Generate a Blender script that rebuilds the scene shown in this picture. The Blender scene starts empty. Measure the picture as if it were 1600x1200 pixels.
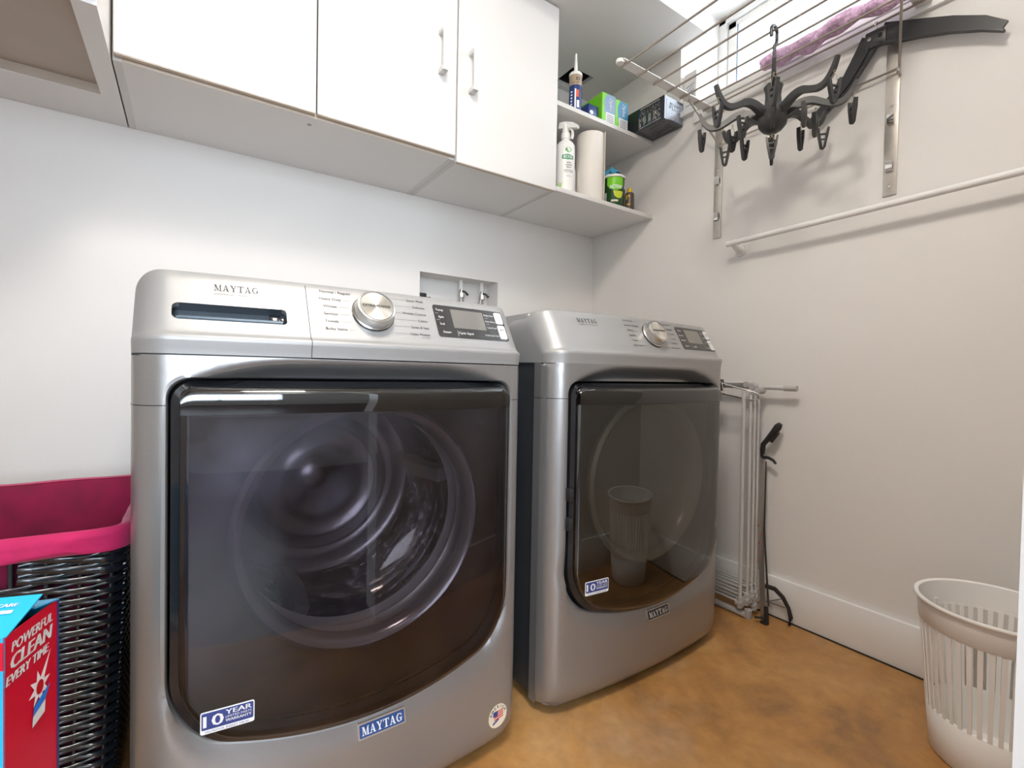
import bpy, bmesh, math, random
from mathutils import Vector, Matrix
random.seed(7)
PI = math.pi; sin = math.sin; cos = math.cos; sqrt = math.sqrt
S = bpy.context.scene
C = S.collection

# ------------------------------------------------------------------ camera
CX, CY, CH = -1.6807, -1.7857, 0.814
YAW, PIT, ROL, FPX = 0.5929, -0.0193, 0.0184, 747.08
Fw = Vector((sin(YAW)*cos(PIT), cos(YAW)*cos(PIT), sin(PIT)))
R0 = Vector((cos(YAW), -sin(YAW), 0)); U0 = R0.cross(Fw)
Rr = R0*cos(ROL) + U0*sin(ROL); Uu = -R0*sin(ROL) + U0*cos(ROL)
cam = bpy.data.objects.new('camera', bpy.data.cameras.new('camera')); C.objects.link(cam)
m = Matrix((( Rr.x, Uu.x, -Fw.x, CX), (Rr.y, Uu.y, -Fw.y, CY), (Rr.z, Uu.z, -Fw.z, CH), (0, 0, 0, 1)))
cam.matrix_world = m
cam.data.sensor_width = 36; cam.data.lens = FPX/1600*36; cam.data.clip_start = 0.02
S.camera = cam

# ------------------------------------------------------------------ world, lights, exposure
W = bpy.data.worlds.new('world'); S.world = W; W.use_nodes = True
bg = W.node_tree.nodes['Background']
bg.inputs[0].default_value = (0.80, 0.90, 1.0, 1); bg.inputs[1].default_value = 2.4

def area(name, loc, aim, sx, sy, power, col):
    l = bpy.data.lights.new(name, 'AREA'); l.shape = 'RECTANGLE'; l.size = sx; l.size_y = sy
    l.energy = power; l.color = col
    o = bpy.data.objects.new(name, l); C.objects.link(o); o.location = loc
    o.rotation_euler = (Vector(aim)-Vector(loc)).to_track_quat('-Z', 'Y').to_euler()
    return o
area('hall_daylight', (-2.35, -4.25, 1.45), (-2.0, 0, 1.1), 1.7, 1.5, 48, (0.76, 0.87, 1.0))
area('window_daylight', (0.36, -1.1, 2.16), (-1.0, -1.1, 1.8), 1.1, 0.42, 5, (0.9, 0.95, 1.0))
area('ceiling_lamp_light', (-1.50, -1.52, 2.385), (-1.50, -1.52, 0), 0.34, 0.34, 13, (1.0, 0.93, 0.84))
area('hall_lamp_light', (-1.5, -2.7, 2.38), (-1.5, -2.7, 0), 0.5, 0.5, 2, (1.0, 0.90, 0.80))
S.view_settings.view_transform = 'Standard'; S.view_settings.look = 'None'
S.view_settings.exposure = 0.76; S.view_settings.gamma = 1.0
S.view_settings.use_curve_mapping = False

# ------------------------------------------------------------------ materials
def mat(name, col, rough=0.5, metal=0.0, bump=0, bscale=60, var=0, vscale=8, coat=0, spec=0.5, sheen=0, coatr=0.1):
    m = bpy.data.materials.new(name); m.use_nodes = True
    nt = m.node_tree; b = nt.nodes['Principled BSDF']
    b.inputs['Base Color'].default_value = (*col, 1); b.inputs['Roughness'].default_value = rough
    b.inputs['Metallic'].default_value = metal; b.inputs['Coat Weight'].default_value = coat
    b.inputs['Coat Roughness'].default_value = coatr
    b.inputs['Specular IOR Level'].default_value = spec
    if sheen: b.inputs['Sheen Weight'].default_value = sheen
    tc = nt.nodes.new('ShaderNodeTexCoord')
    n = nt.nodes.new('ShaderNodeTexNoise'); n.inputs['Scale'].default_value = vscale; n.inputs['Detail'].default_value = 4
    nt.links.new(tc.outputs['Object'], n.inputs['Vector'])
    r = nt.nodes.new('ShaderNodeValToRGB')
    v = var if var else 0.015
    r.color_ramp.elements[0].position = 0.3; r.color_ramp.elements[1].position = 0.7
    r.color_ramp.elements[0].color = (*[max(0, c*(1-v)) for c in col], 1)
    r.color_ramp.elements[1].color = (*[min(1, c*(1+v)) for c in col], 1)
    nt.links.new(n.outputs['Fac'], r.inputs['Fac']); nt.links.new(r.outputs['Color'], b.inputs['Base Color'])
    if bump:
        n2 = nt.nodes.new('ShaderNodeTexNoise'); n2.inputs['Scale'].default_value = bscale; n2.inputs['Detail'].default_value = 5
        nt.links.new(tc.outputs['Object'], n2.inputs['Vector'])
        bp = nt.nodes.new('ShaderNodeBump'); bp.inputs['Strength'].default_value = bump; bp.inputs['Distance'].default_value = 0.002
        nt.links.new(n2.outputs['Fac'], bp.inputs['Height']); nt.links.new(bp.outputs['Normal'], b.inputs['Normal'])
    return m

def floor_mat():
    m = bpy.data.materials.new('stained_concrete'); m.use_nodes = True
    nt = m.node_tree; L = nt.links; b = nt.nodes['Principled BSDF']
    tc = nt.nodes.new('ShaderNodeTexCoord')
    n1 = nt.nodes.new('ShaderNodeTexNoise'); n1.inputs['Scale'].default_value = 3.2; n1.inputs['Detail'].default_value = 8; n1.inputs['Roughness'].default_value = 0.62; n1.inputs['Distortion'].default_value = 1.0
    n2 = nt.nodes.new('ShaderNodeTexNoise'); n2.inputs['Scale'].default_value = 34; n2.inputs['Detail'].default_value = 6
    n3 = nt.nodes.new('ShaderNodeTexNoise'); n3.inputs['Scale'].default_value = 1.5; n3.inputs['Detail'].default_value = 6; n3.inputs['Roughness'].default_value = 0.7
    for n in (n1, n2, n3): L.new(tc.outputs['Object'], n.inputs['Vector'])
    r = nt.nodes.new('ShaderNodeValToRGB'); cr = r.color_ramp
    cr.elements[0].position = 0.32; cr.elements[0].color = (0.26, 0.135, 0.06, 1)
    cr.elements[1].position = 0.72; cr.elements[1].color = (0.56, 0.33, 0.14, 1)
    e = cr.elements.new(0.47); e.color = (0.43, 0.21, 0.065, 1)
    e = cr.elements.new(0.58); e.color = (0.49, 0.255, 0.085, 1)
    L.new(n1.outputs['Fac'], r.inputs['Fac'])
    r3 = nt.nodes.new('ShaderNodeValToRGB'); r3.color_ramp.elements[0].position = 0.5; r3.color_ramp.elements[1].position = 0.66
    L.new(n3.outputs['Fac'], r3.inputs['Fac'])
    mx = nt.nodes.new('ShaderNodeMix'); mx.data_type = 'RGBA'
    mu = nt.nodes.new('ShaderNodeMath'); mu.operation = 'MULTIPLY'; mu.inputs[1].default_value = 0.8
    L.new(r3.outputs['Color'], mu.inputs[0]); L.new(mu.outputs[0], mx.inputs['Factor'])
    L.new(r.outputs['Color'], mx.inputs['A']); mx.inputs['B'].default_value = (0.40, 0.26, 0.16, 1)
    m2 = nt.nodes.new('ShaderNodeMix'); m2.data_type = 'RGBA'; m2.blend_type = 'OVERLAY'; m2.inputs['Factor'].default_value = 0.35
    L.new(mx.outputs['Result'], m2.inputs['A']); L.new(n2.outputs['Color'], m2.inputs['B'])
    hs = nt.nodes.new('ShaderNodeRGBToBW'); L.new(n2.outputs['Color'], hs.inputs[0]); L.new(hs.outputs[0], m2.inputs['B'])
    L.new(m2.outputs['Result'], b.inputs['Base Color'])
    mr = nt.nodes.new('ShaderNodeMapRange'); mr.inputs['To Min'].default_value = 0.28; mr.inputs['To Max'].default_value = 0.5
    L.new(n1.outputs['Fac'], mr.inputs['Value']); L.new(mr.outputs[0], b.inputs['Roughness'])
    bp = nt.nodes.new('ShaderNodeBump'); bp.inputs['Strength'].default_value = 0.15; bp.inputs['Distance'].default_value = 0.002
    L.new(n2.outputs['Fac'], bp.inputs['Height']); L.new(bp.outputs['Normal'], b.inputs['Normal'])
    return m

def glass_mat(name, tint, base=0.04, ior=1.5, rough=0.02, smudge_haze=0.0, gain=1.0):
    m = bpy.data.materials.new(name); m.use_nodes = True
    nt = m.node_tree; L = nt.links; nt.nodes.remove(nt.nodes['Principled BSDF'])
    out = nt.nodes['Material Output']
    t = nt.nodes.new('ShaderNodeBsdfTransparent'); t.inputs[0].default_value = (*tint, 1)
    g = nt.nodes.new('ShaderNodeBsdfGlossy'); g.inputs['Roughness'].default_value = rough; g.inputs['Color'].default_value = (1, 1, 1, 1)
    lw = nt.nodes.new('ShaderNodeLayerWeight'); lw.inputs['Blend'].default_value = 0.5      # Schlick's Fresnel, the same from both sides
    pw = nt.nodes.new('ShaderNodeMath'); pw.operation = 'POWER'; pw.inputs[1].default_value = 5.0; L.new(lw.outputs['Facing'], pw.inputs[0])
    f0 = ((ior-1)/(ior+1))**2
    fr = nt.nodes.new('ShaderNodeMath'); fr.operation = 'MULTIPLY_ADD'; fr.inputs[1].default_value = 1-f0; fr.inputs[2].default_value = f0; L.new(pw.outputs[0], fr.inputs[0])
    ma = nt.nodes.new('ShaderNodeMath'); ma.operation = 'MULTIPLY_ADD'; ma.inputs[1].default_value = gain; ma.inputs[2].default_value = base; ma.use_clamp = True
    L.new(fr.outputs[0], ma.inputs[0])
    mx = nt.nodes.new('ShaderNodeMixShader'); L.new(ma.outputs[0], mx.inputs[0]); L.new(t.outputs[0], mx.inputs[1]); L.new(g.outputs[0], mx.inputs[2])
    last = mx
    if smudge_haze:
        tc = nt.nodes.new('ShaderNodeTexCoord'); n = nt.nodes.new('ShaderNodeTexNoise'); n.inputs['Scale'].default_value = 3.2; n.inputs['Detail'].default_value = 5
        L.new(tc.outputs['Object'], n.inputs['Vector'])
        mr = nt.nodes.new('ShaderNodeMapRange'); mr.inputs['From Min'].default_value = 0.50; mr.inputs['From Max'].default_value = 0.7
        mr.inputs['To Min'].default_value = 0.0; mr.inputs['To Max'].default_value = smudge_haze
        L.new(n.outputs['Fac'], mr.inputs['Value'])
        g2 = nt.nodes.new('ShaderNodeBsdfGlossy'); g2.inputs['Roughness'].default_value = 0.38; g2.inputs['Color'].default_value = (0.70, 0.70, 0.95, 1)  # smudges tinted blue, so the hazy reflection is partly painted in
        m2 = nt.nodes.new('ShaderNodeMixShader'); L.new(mr.outputs[0], m2.inputs[0]); L.new(mx.outputs[0], m2.inputs[1]); L.new(g2.outputs[0], m2.inputs[2])
        last = m2
    L.new(last.outputs[0], out.inputs[0])
    return m

def brushed(name, col, rough=0.28, aniso=0.9, radial=True):
    m = mat(name, col, rough, 1.0)
    nt = m.node_tree; b = nt.nodes['Principled BSDF']
    b.inputs['Anisotropic'].default_value = aniso
    t = nt.nodes.new('ShaderNodeTangent'); t.direction_type = 'RADIAL'; t.axis = 'Z'
    nt.links.new(t.outputs[0], b.inputs['Tangent'])
    return m

def emis(name, col, st):
    m = bpy.data.materials.new(name); m.use_nodes = True; b = m.node_tree.nodes['Principled BSDF']
    b.inputs['Base Color'].default_value = (*col, 1); b.inputs['Emission Color'].default_value = (*col, 1); b.inputs['Emission Strength'].default_value = st
    return m

def drum_mat():
    m = bpy.data.materials.new('perforated_steel'); m.use_nodes = True; nt = m.node_tree; L = nt.links
    b = nt.nodes['Principled BSDF']; b.inputs['Metallic'].default_value = 1; b.inputs['Roughness'].default_value = 0.10
    b.inputs['Base Color'].default_value = (0.55, 0.56, 0.62, 1)
    tc = nt.nodes.new('ShaderNodeTexCoord'); v = nt.nodes.new('ShaderNodeTexVoronoi'); v.inputs['Scale'].default_value = 30
    n = nt.nodes.new('ShaderNodeTexNoise'); n.inputs['Scale'].default_value = 9
    L.new(tc.outputs['Object'], v.inputs['Vector']); L.new(tc.outputs['Object'], n.inputs['Vector'])
    ad = nt.nodes.new('ShaderNodeMath'); ad.operation = 'ADD'; L.new(v.outputs['Distance'], ad.inputs[0]); L.new(n.outputs['Fac'], ad.inputs[1])
    bp = nt.nodes.new('ShaderNodeBump'); bp.inputs['Strength'].default_value = 0.6; bp.inputs['Distance'].default_value = 0.009
    L.new(ad.outputs[0], bp.inputs['Height']); L.new(bp.outputs['Normal'], b.inputs['Normal'])
    return m

M = {}
M['wall'] = mat('wall_paint', (0.80, 0.775, 0.745), 0.65, bump=0.12, bscale=90, var=0.012, vscale=3)
M['ceil'] = mat('ceiling_paint', (0.74, 0.71, 0.68), 0.8, bump=0.1, bscale=60)
M['trim'] = mat('trim_paint', (0.84, 0.83, 0.81), 0.4, var=0.01)
M['floor'] = floor_mat()
M['cab'] = mat('white_melamine', (0.70, 0.67, 0.64), 0.34, var=0.012, vscale=2)
M['cabu'] = mat('grey_white_melamine', (0.84, 0.82, 0.80), 0.5, var=0.015, vscale=2)
M['cabin'] = mat('beige_interior', (0.50, 0.43, 0.36), 0.7, bump=0.1, bscale=30, var=0.05)
M['edge'] = mat('edge_banding', (0.60, 0.50, 0.40), 0.5, var=0.03, vscale=20)
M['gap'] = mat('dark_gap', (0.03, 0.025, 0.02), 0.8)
M['plastic'] = mat('white_plastic', (0.86, 0.84, 0.80), 0.35, var=0.01)
M['binp'] = mat('bin_plastic', (0.90, 0.88, 0.85), 0.32, var=0.01)
M['slate'] = mat('metallic_slate', (0.325, 0.316, 0.31), 0.34, metal=0.6, coat=0.35, coatr=0.07, bump=0.02, bscale=900, var=0.02, vscale=300)
M['console'] = mat('console_silver', (0.40, 0.395, 0.39), 0.46, metal=0.45, coat=0.06, coatr=0.12, var=0.015, vscale=300)
M['side'] = mat('side_steel', (0.10, 0.105, 0.115), 0.3, metal=0.6, coat=0.2, var=0.03)
M['lid'] = mat('lid_grey', (0.36, 0.355, 0.35), 0.35, metal=0.6, var=0.02)
M['seam'] = mat('seam_dark', (0.05, 0.05, 0.05), 0.6)
M['blk'] = mat('gloss_black', (0.012, 0.014, 0.018), 0.12, coat=0.5, coatr=0.03)
M['blkm'] = mat('matt_black', (0.02, 0.02, 0.022), 0.5, var=0.1, vscale=40)
M['gask'] = mat('gasket_grey', (0.16, 0.16, 0.18), 0.2)
M['inner'] = mat('door_inner_dark', (0.018, 0.013, 0.012), 0.35)
M['inner2'] = mat('door_inner_grey', (0.05, 0.045, 0.038), 0.4)
M['bowl2'] = mat('bowl_grey', (0.21, 0.21, 0.175), 0.2, var=0.04, vscale=5)
M['ring2'] = mat('bowl_ring_grey', (0.25, 0.25, 0.215), 0.25)
M['glassw'] = glass_mat('tinted_door_glass', (0.64, 0.59, 0.60), base=0.008, smudge_haze=0.07, rough=0.012, gain=0.95)
M['glassd'] = glass_mat('tinted_dryer_glass', (0.40, 0.38, 0.34), base=0.05, smudge_haze=0.0, rough=0.01, gain=1.3)
M['strip'] = glass_mat('door_handle_gloss', (0.22, 0.20, 0.20), base=0.04, rough=0.03, gain=1.6)
M['bowlg'] = glass_mat('clear_bowl', (0.95, 0.95, 0.96), base=0.0, rough=0.01, gain=0.9)
M['pane'] = glass_mat('window_pane', (0.97, 0.985, 1.0), base=0.0, rough=0.0, gain=0.8)
M['drum'] = drum_mat()
M['chrome'] = mat('chrome', (0.78, 0.77, 0.75), 0.12, metal=1)
M['knobs'] = mat('knob_side', (0.62, 0.60, 0.57), 0.25, metal=1)
M['knobf'] = brushed('knob_face', (0.80, 0.77, 0.70), 0.30)
M['steel'] = mat('brushed_steel', (0.60, 0.56, 0.51), 0.36, metal=0.9, bump=0.05, bscale=200, var=0.04, vscale=60)
M['rod'] = mat('rod_satin', (0.42, 0.37, 0.32), 0.38, metal=0.75, var=0.03)
M['panel'] = mat('display_black', (0.03, 0.027, 0.025), 0.22, coat=0.3)
M['lcd'] = mat('display_grey', (0.19, 0.175, 0.155), 0.15, coat=0.4, var=0.05)
M['ink'] = mat('ink_dark', (0.05, 0.05, 0.05), 0.5)
M['inkg'] = mat('ink_grey', (0.10, 0.095, 0.095), 0.5)
M['white'] = mat('print_white', (0.86, 0.86, 0.86), 0.5)
M['btn'] = mat('white_button', (0.80, 0.80, 0.80), 0.35)
M['navy'] = mat('print_navy', (0.035, 0.055, 0.22), 0.4)
M['badge_blue'] = mat('badge_blue', (0.03, 0.08, 0.24), 0.3)
M['cream'] = mat('sticker_cream', (0.72, 0.64, 0.50), 0.5)
M['redp'] = mat('print_red', (0.62, 0.03, 0.05), 0.4)
M['wick'] = mat('black_wicker', (0.012, 0.017, 0.024), 0.2, coat=0.9, var=0.3, vscale=60)
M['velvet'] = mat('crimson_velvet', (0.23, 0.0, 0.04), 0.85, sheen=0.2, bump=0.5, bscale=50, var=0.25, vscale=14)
M['velvetp'] = mat('pink_velvet_hem', (0.55, 0.01, 0.11), 0.8, sheen=0.25, bump=0.6, bscale=60, var=0.15, vscale=22)
M['boxred'] = mat('carton_red', (0.68, 0.005, 0.03), 0.35, var=0.04)
M['boxcyan'] = mat('carton_cyan', (0.02, 0.46, 0.78), 0.35, var=0.04)
M['boxblue'] = mat('carton_blue', (0.03, 0.05, 0.20), 0.4)
M['tab'] = mat('tablet_blue', (0.03, 0.20, 0.75), 0.3, var=0.2, vscale=60)
M['ball'] = mat('powerball_red', (0.60, 0.01, 0.02), 0.15, coat=0.5)
M['glow'] = mat('print_pale_burst', (0.93, 0.80, 0.82), 0.5)
M['alblk'] = mat('carton_black', (0.03, 0.032, 0.04), 0.22, coat=0.4, var=0.1)
M['green'] = mat('print_lime', (0.20, 0.62, 0.02), 0.35, var=0.05)
M['lgreen'] = mat('print_pale_green', (0.45, 0.72, 0.25), 0.4)
M['lblue'] = mat('print_slate_blue', (0.22, 0.32, 0.52), 0.35)
M['tblue'] = mat('print_teal_blue', (0.01, 0.22, 0.42), 0.35)
M['dblue'] = mat('print_dark_blue', (0.01, 0.035, 0.17), 0.35)
M['tan'] = mat('tube_tan', (0.42, 0.32, 0.22), 0.4)
M['orange'] = mat('print_orange', (0.85, 0.12, 0.03), 0.4)
M['dgreen'] = mat('print_dark_green', (0.015, 0.07, 0.015), 0.35)
M['yellow'] = mat('print_yellow', (0.80, 0.55, 0.02), 0.35)
M['ygreen'] = mat('print_yellow_green', (0.60, 0.68, 0.03), 0.35)
M['paper'] = mat('paper_roll_film', (0.82, 0.77, 0.70), 0.5, bump=0.15, bscale=80)
M['bluecloth'] = mat('blue_cloth', (0.05, 0.30, 0.48), 0.8, bump=0.4, bscale=80)
M['octo'] = mat('charcoal_plastic', (0.038, 0.037, 0.036), 0.38, var=0.06, vscale=40)
M['blkplastic'] = mat('black_plastic', (0.022, 0.022, 0.024), 0.35)
M['wire'] = mat('thin_wire', (0.55, 0.48, 0.38), 0.3, metal=0.9)
M['lav'] = mat('lavender_knit', (0.74, 0.50, 0.72), 0.9, bump=1.0, bscale=160, var=0.35, vscale=110)
M['airer'] = mat('airer_white_metal', (0.66, 0.65, 0.64), 0.3, metal=0.25)
M['greyp'] = mat('grey_plastic', (0.46, 0.44, 0.43), 0.45)
M['hose'] = mat('braided_hose', (0.40, 0.40, 0.40), 0.3, metal=0.8, bump=0.8, bscale=300)
M['leaf'] = mat('foliage', (0.35, 0.45, 0.35), 0.8, var=0.4, vscale=3)

# ------------------------------------------------------------------ mesh tools
class MB:
    def __init__(s): s.v = []; s.f = []
    def add(s, vs, fs):
        o = len(s.v); s.v += [tuple(v) for v in vs]; s.f += [tuple(i+o for i in f) for f in fs]; return s
    def box(s, x0, x1, y0, y1, z0, z1, bev=0.0, seg=2):
        if bev <= 0:
            return s.add([(x0,y0,z0),(x1,y0,z0),(x1,y1,z0),(x0,y1,z0),(x0,y0,z1),(x1,y0,z1),(x1,y1,z1),(x0,y1,z1)],
                         [(0,3,2,1),(4,5,6,7),(0,1,5,4),(1,2,6,5),(2,3,7,6),(3,0,4,7)])
        bm = bmesh.new()
        bmesh.ops.create_cube(bm, size=1, matrix=Matrix.Translation(((x0+x1)/2,(y0+y1)/2,(z0+z1)/2)) @ Matrix.Diagonal((x1-x0,y1-y0,z1-z0,1)))
        bmesh.ops.bevel(bm, geom=bm.edges[:], offset=bev, segments=seg, affect='EDGES', profile=0.5)
        bm.verts.index_update()
        s.add([v.co[:] for v in bm.verts], [[v.index for v in f.verts] for f in bm.faces]); bm.free(); return s
    def tube(s, pts, r, n=8, closed=False, caps=True, flat=None):
        pts = [Vector(p) for p in pts]; k = len(pts)
        rs = r if isinstance(r, (list, tuple)) else [r]*k
        T = []
        for i in range(k):
            a = pts[(i-1) % k] if (closed or i) else pts[0]; b = pts[(i+1) % k] if (closed or i < k-1) else pts[-1]
            T.append((b-a).normalized())
        up = Vector((0,0,1)) if abs(T[0].z) < 0.9 else Vector((1,0,0))
        N = (up - T[0]*up.dot(T[0])).normalized(); vs = []
        for i in range(k):
            N = (N - T[i]*N.dot(T[i])).normalized(); B = T[i].cross(N)
            for j in range(n):
                a = 2*PI*j/n; fx = flat if flat else 1
                vs.append(pts[i] + N*(cos(a)*rs[i]) + B*(sin(a)*rs[i]*fx))
        fs = []
        for i in range(k if closed else k-1):
            for j in range(n):
                a = i*n+j; b = i*n+(j+1)%n; c = ((i+1)%k)*n+(j+1)%n; d = ((i+1)%k)*n+j
                fs.append((a,d,c,b))
        if caps and not closed: fs.append(tuple(range(n))); fs.append(tuple((k-1)*n+j for j in reversed(range(n))))
        return s.add(vs, fs)
    def bar(s, pts, w, h, wdir=(0,0,1)):
        # rectangular section swept along pts; w measured along wdir-projected normal, h along the other
        pts = [Vector(p) for p in pts]; k = len(pts); ws = w if isinstance(w,(list,tuple)) else [w]*k; hs = h if isinstance(h,(list,tuple)) else [h]*k
        vs = []
        for i in range(k):
            t = (pts[min(i+1,k-1)]-pts[max(i-1,0)]).normalized(); up = Vector(wdir)
            N = (up - t*up.dot(t)).normalized(); B = t.cross(N)
            for a, b in ((-1,-1),(1,-1),(1,1),(-1,1)): vs.append(pts[i]+N*(a*ws[i]/2)+B*(b*hs[i]/2))
        fs = [(3,2,1,0), tuple((k-1)*4+j for j in range(4))]
        for i in range(k-1):
            for j in range(4): fs.append((i*4+j, i*4+(j+1)%4, (i+1)*4+(j+1)%4, (i+1)*4+j))
        return s.add(vs, fs)
    def lathe(s, prof, n=32, c=(0,0,0), axis='z', a0=0, a1=2*PI):
        k = len(prof); full = abs(a1-a0-2*PI) < 1e-6; cols = n if full else n+1; vs = []
        for i in range(cols):
            a = a0+(a1-a0)*i/n
            for r, z in prof:
                p = (r*cos(a), r*sin(a), z) if axis == 'z' else (r*cos(a), z, r*sin(a))
                vs.append((p[0]+c[0], p[1]+c[1], p[2]+c[2]))
        fs = []
        for i in range(n):
            for j in range(k-1):
                a = i*k+j; b = ((i+1)%cols)*k+j
                fs.append((a, b, b+1, a+1) if axis == 'z' else (a, a+1, b+1, b))
        return s.add(vs, fs)
    def grid(s, fn, us, vs_):
        k = len(vs_); pts = [fn(u, v) for u in us for v in vs_]; fs = []
        for i in range(len(us)-1):
            for j in range(k-1):
                a = i*k+j; fs.append((a, a+k, a+k+1, a+1))
        return s.add(pts, fs)
    def poly(s, pts): return s.add(pts, [tuple(range(len(pts)))])
    def prism(s, pts2, fn, d0, d1):
        # 2-D outline (counter-clockwise) mapped by fn(a,b,depth)
        n = len(pts2); vs = [fn(a, b, d0) for a, b in pts2]+[fn(a, b, d1) for a, b in pts2]
        fs = [tuple(range(n)), tuple(reversed(range(n, 2*n)))]+[(i, i+n, (i+1)%n+n, (i+1)%n) for i in range(n)]
        return s.add(vs, fs)
    def xf(s, mt): s.v = [tuple(mt @ Vector(v)) for v in s.v]; return s

def link(o, parent=None):
    C.objects.link(o)
    if parent: o.parent = parent
    return o
def mesh(name, mb, material, smooth=35):
    me = bpy.data.meshes.new(name); me.from_pydata(mb.v, [], mb.f); me.validate(); me.update()
    bm = bmesh.new(); bm.from_mesh(me); bmesh.ops.remove_doubles(bm, verts=bm.verts, dist=1e-6)
    bmesh.ops.recalc_face_normals(bm, faces=bm.faces); bm.to_mesh(me); bm.free()
    if smooth:
        me.shade_smooth(); me.set_sharp_from_angle(angle=math.radians(smooth))
    me.materials.append(material)
    return me
def root_of(p):
    while p.parent: p = p.parent
    return p
def obj(name, mb, material, parent=None, smooth=35, world=False, label=None, mt=None, kind=None):
    """links mb as ONE mesh object; world=True: vertices are in world coordinates"""
    if world and parent:
        q = root_of(parent).location; mb.v = [(v[0]-q.x, v[1]-q.y, v[2]-q.z) for v in mb.v]
    o = bpy.data.objects.new(name, mesh(name, mb, material, smooth)); link(o, parent)
    if mt is not None: o.matrix_local = mt
    if label: o['label'] = label
    if kind: o['kind'] = kind
    return o
def thing(name, label, cat, loc=(0,0,0), group=None, rotz=0):
    o = bpy.data.objects.new(name, None); link(o); o.location = loc; o.rotation_euler = (0,0,rotz); o.empty_display_size = 0.05
    o['label'] = label; o['category'] = cat
    if group: o['group'] = group
    return o
def tag(o, label, cat, group=None):
    o['label'] = label; o['category'] = cat
    if group: o['group'] = group
    return o
def struct(name, mb, material, parent=None, smooth=35):
    o = obj(name, mb, material, parent, smooth)
    if parent is None: o['kind'] = 'structure'
    return o

# text -----------------------------------------------------------------
_tc = {}
def text_geo(s, size):
    key = s
    if key not in _tc:
        cu = bpy.data.curves.new('t', 'FONT'); cu.body = s; cu.size = 1.0; cu.align_x = 'LEFT'; cu.resolution_u = 2
        o = bpy.data.objects.new('t', cu); C.objects.link(o)
        me = bpy.data.meshes.new_from_object(o.evaluated_get(bpy.context.evaluated_depsgraph_get()))
        vs = [v.co.copy() for v in me.vertices]; fs = [tuple(p.vertices) for p in me.polygons]
        bpy.data.objects.remove(o); bpy.data.curves.remove(cu); bpy.data.meshes.remove(me)
        x0 = min(v.x for v in vs); x1 = max(v.x for v in vs); y1 = max(v.y for v in vs)
        _tc[key] = ([(v.x-x0, v.y) for v in vs], fs, x1-x0, y1)
    return _tc[key]
def text(mb, s, fn, x, y, h, width=None, align='L', bold=0):
    """letters of cap height h at (x, y) of the surface fn(a, b)->point; width squeezes the line"""
    vs, fs, w, cap = text_geo(s, 1)
    k = h/0.70; kx = (width/w) if width else k
    W_ = w*kx; ox = x - (W_ if align == 'R' else W_/2 if align == 'C' else 0)
    for d in ([0] if not bold else [-bold, 0, bold]):
        mb.add([fn(ox+a*kx+d, y+b*k) for a, b in vs], fs)
    return mb
SERIF = {
 'M': (1.1, [[(.12,0),(.21,0),(.21,1),(.12,1)],[(.10,1),(.34,1),(.62,.12),(.50,0)],[(.86,1),(.92,1),(.58,0),(.50,.02)],[(.80,0),(1.0,0),(1.0,1),(.84,1)],[(0,0),(.33,0),(.33,.08),(0,.08)],[(.70,0),(1.1,0),(1.1,.08),(.70,.08)],[(0,.92),(.3,.92),(.3,1),(0,1)],[(.84,.92),(1.1,.92),(1.1,1),(.84,1)]]),
 'A': (1.0, [[(.12,0),(.22,0),(.52,.95),(.44,1)],[(.42,1),(.56,1),(.90,0),(.66,0)],[(.25,.28),(.75,.28),(.75,.36),(.25,.36)],[(0,0),(.34,0),(.34,.08),(0,.08)],[(.56,0),(1,0),(1,.08),(.56,.08)]]),
 'Y': (1.0, [[(.08,1),(.32,1),(.60,.42),(.42,.38)],[(.78,1),(.88,1),(.60,.42),(.50,.46)],[(.40,0),(.60,0),(.60,.45),(.40,.45)],[(0,.92),(.42,.92),(.42,1),(0,1)],[(.64,.92),(1,.92),(1,1),(.64,1)],[(.26,0),(.74,0),(.74,.08),(.26,.08)]]),
 'T': (.94, [[(.36,0),(.58,0),(.58,1),(.36,1)],[(.02,.91),(.92,.91),(.92,1),(.02,1)],[(.02,.70),(.10,.70),(.10,1),(.02,1)],[(.84,.70),(.92,.70),(.92,1),(.84,1)],[(.20,0),(.74,0),(.74,.08),(.20,.08)]]),
 'G': (1.0, [[(.54,.40),(1,.40),(1,.48),(.54,.48)],[(.68,.08),(.88,.08),(.88,.44),(.68,.44)],[(.80,.66),(.88,.66),(.88,1),(.80,.92)]]),
}
_g = []
for i in range(14):
    def _p(a, ro, w): return (0.48+ro*0.44*cos(a), 0.5+ro*0.5*sin(a))
    a0 = math.radians(45+i*20); a1 = math.radians(45+(i+1)*20)
    t0 = .82-.25*abs(cos(a0)) if cos(a0) < 0 else .84; t1 = .82-.25*abs(cos(a1)) if cos(a1) < 0 else .84
    _g.append([_p(a0,1,0), _p(a1,1,0), _p(a1,t1,0), _p(a0,t0,0)])
SERIF['G'][1].extend(_g)
def serif(mb, s, fn, x, y, h, width):
    tot = sum(SERIF[c][0]+.08 for c in s)-.08; k = width/tot; cx = x-width/2
    for c in s:
        w, qs = SERIF[c]
        for q in qs: mb.poly([fn(cx+a*k, y+b*h) for a, b in q])
        cx += (w+.08)*k
    return mb
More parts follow.
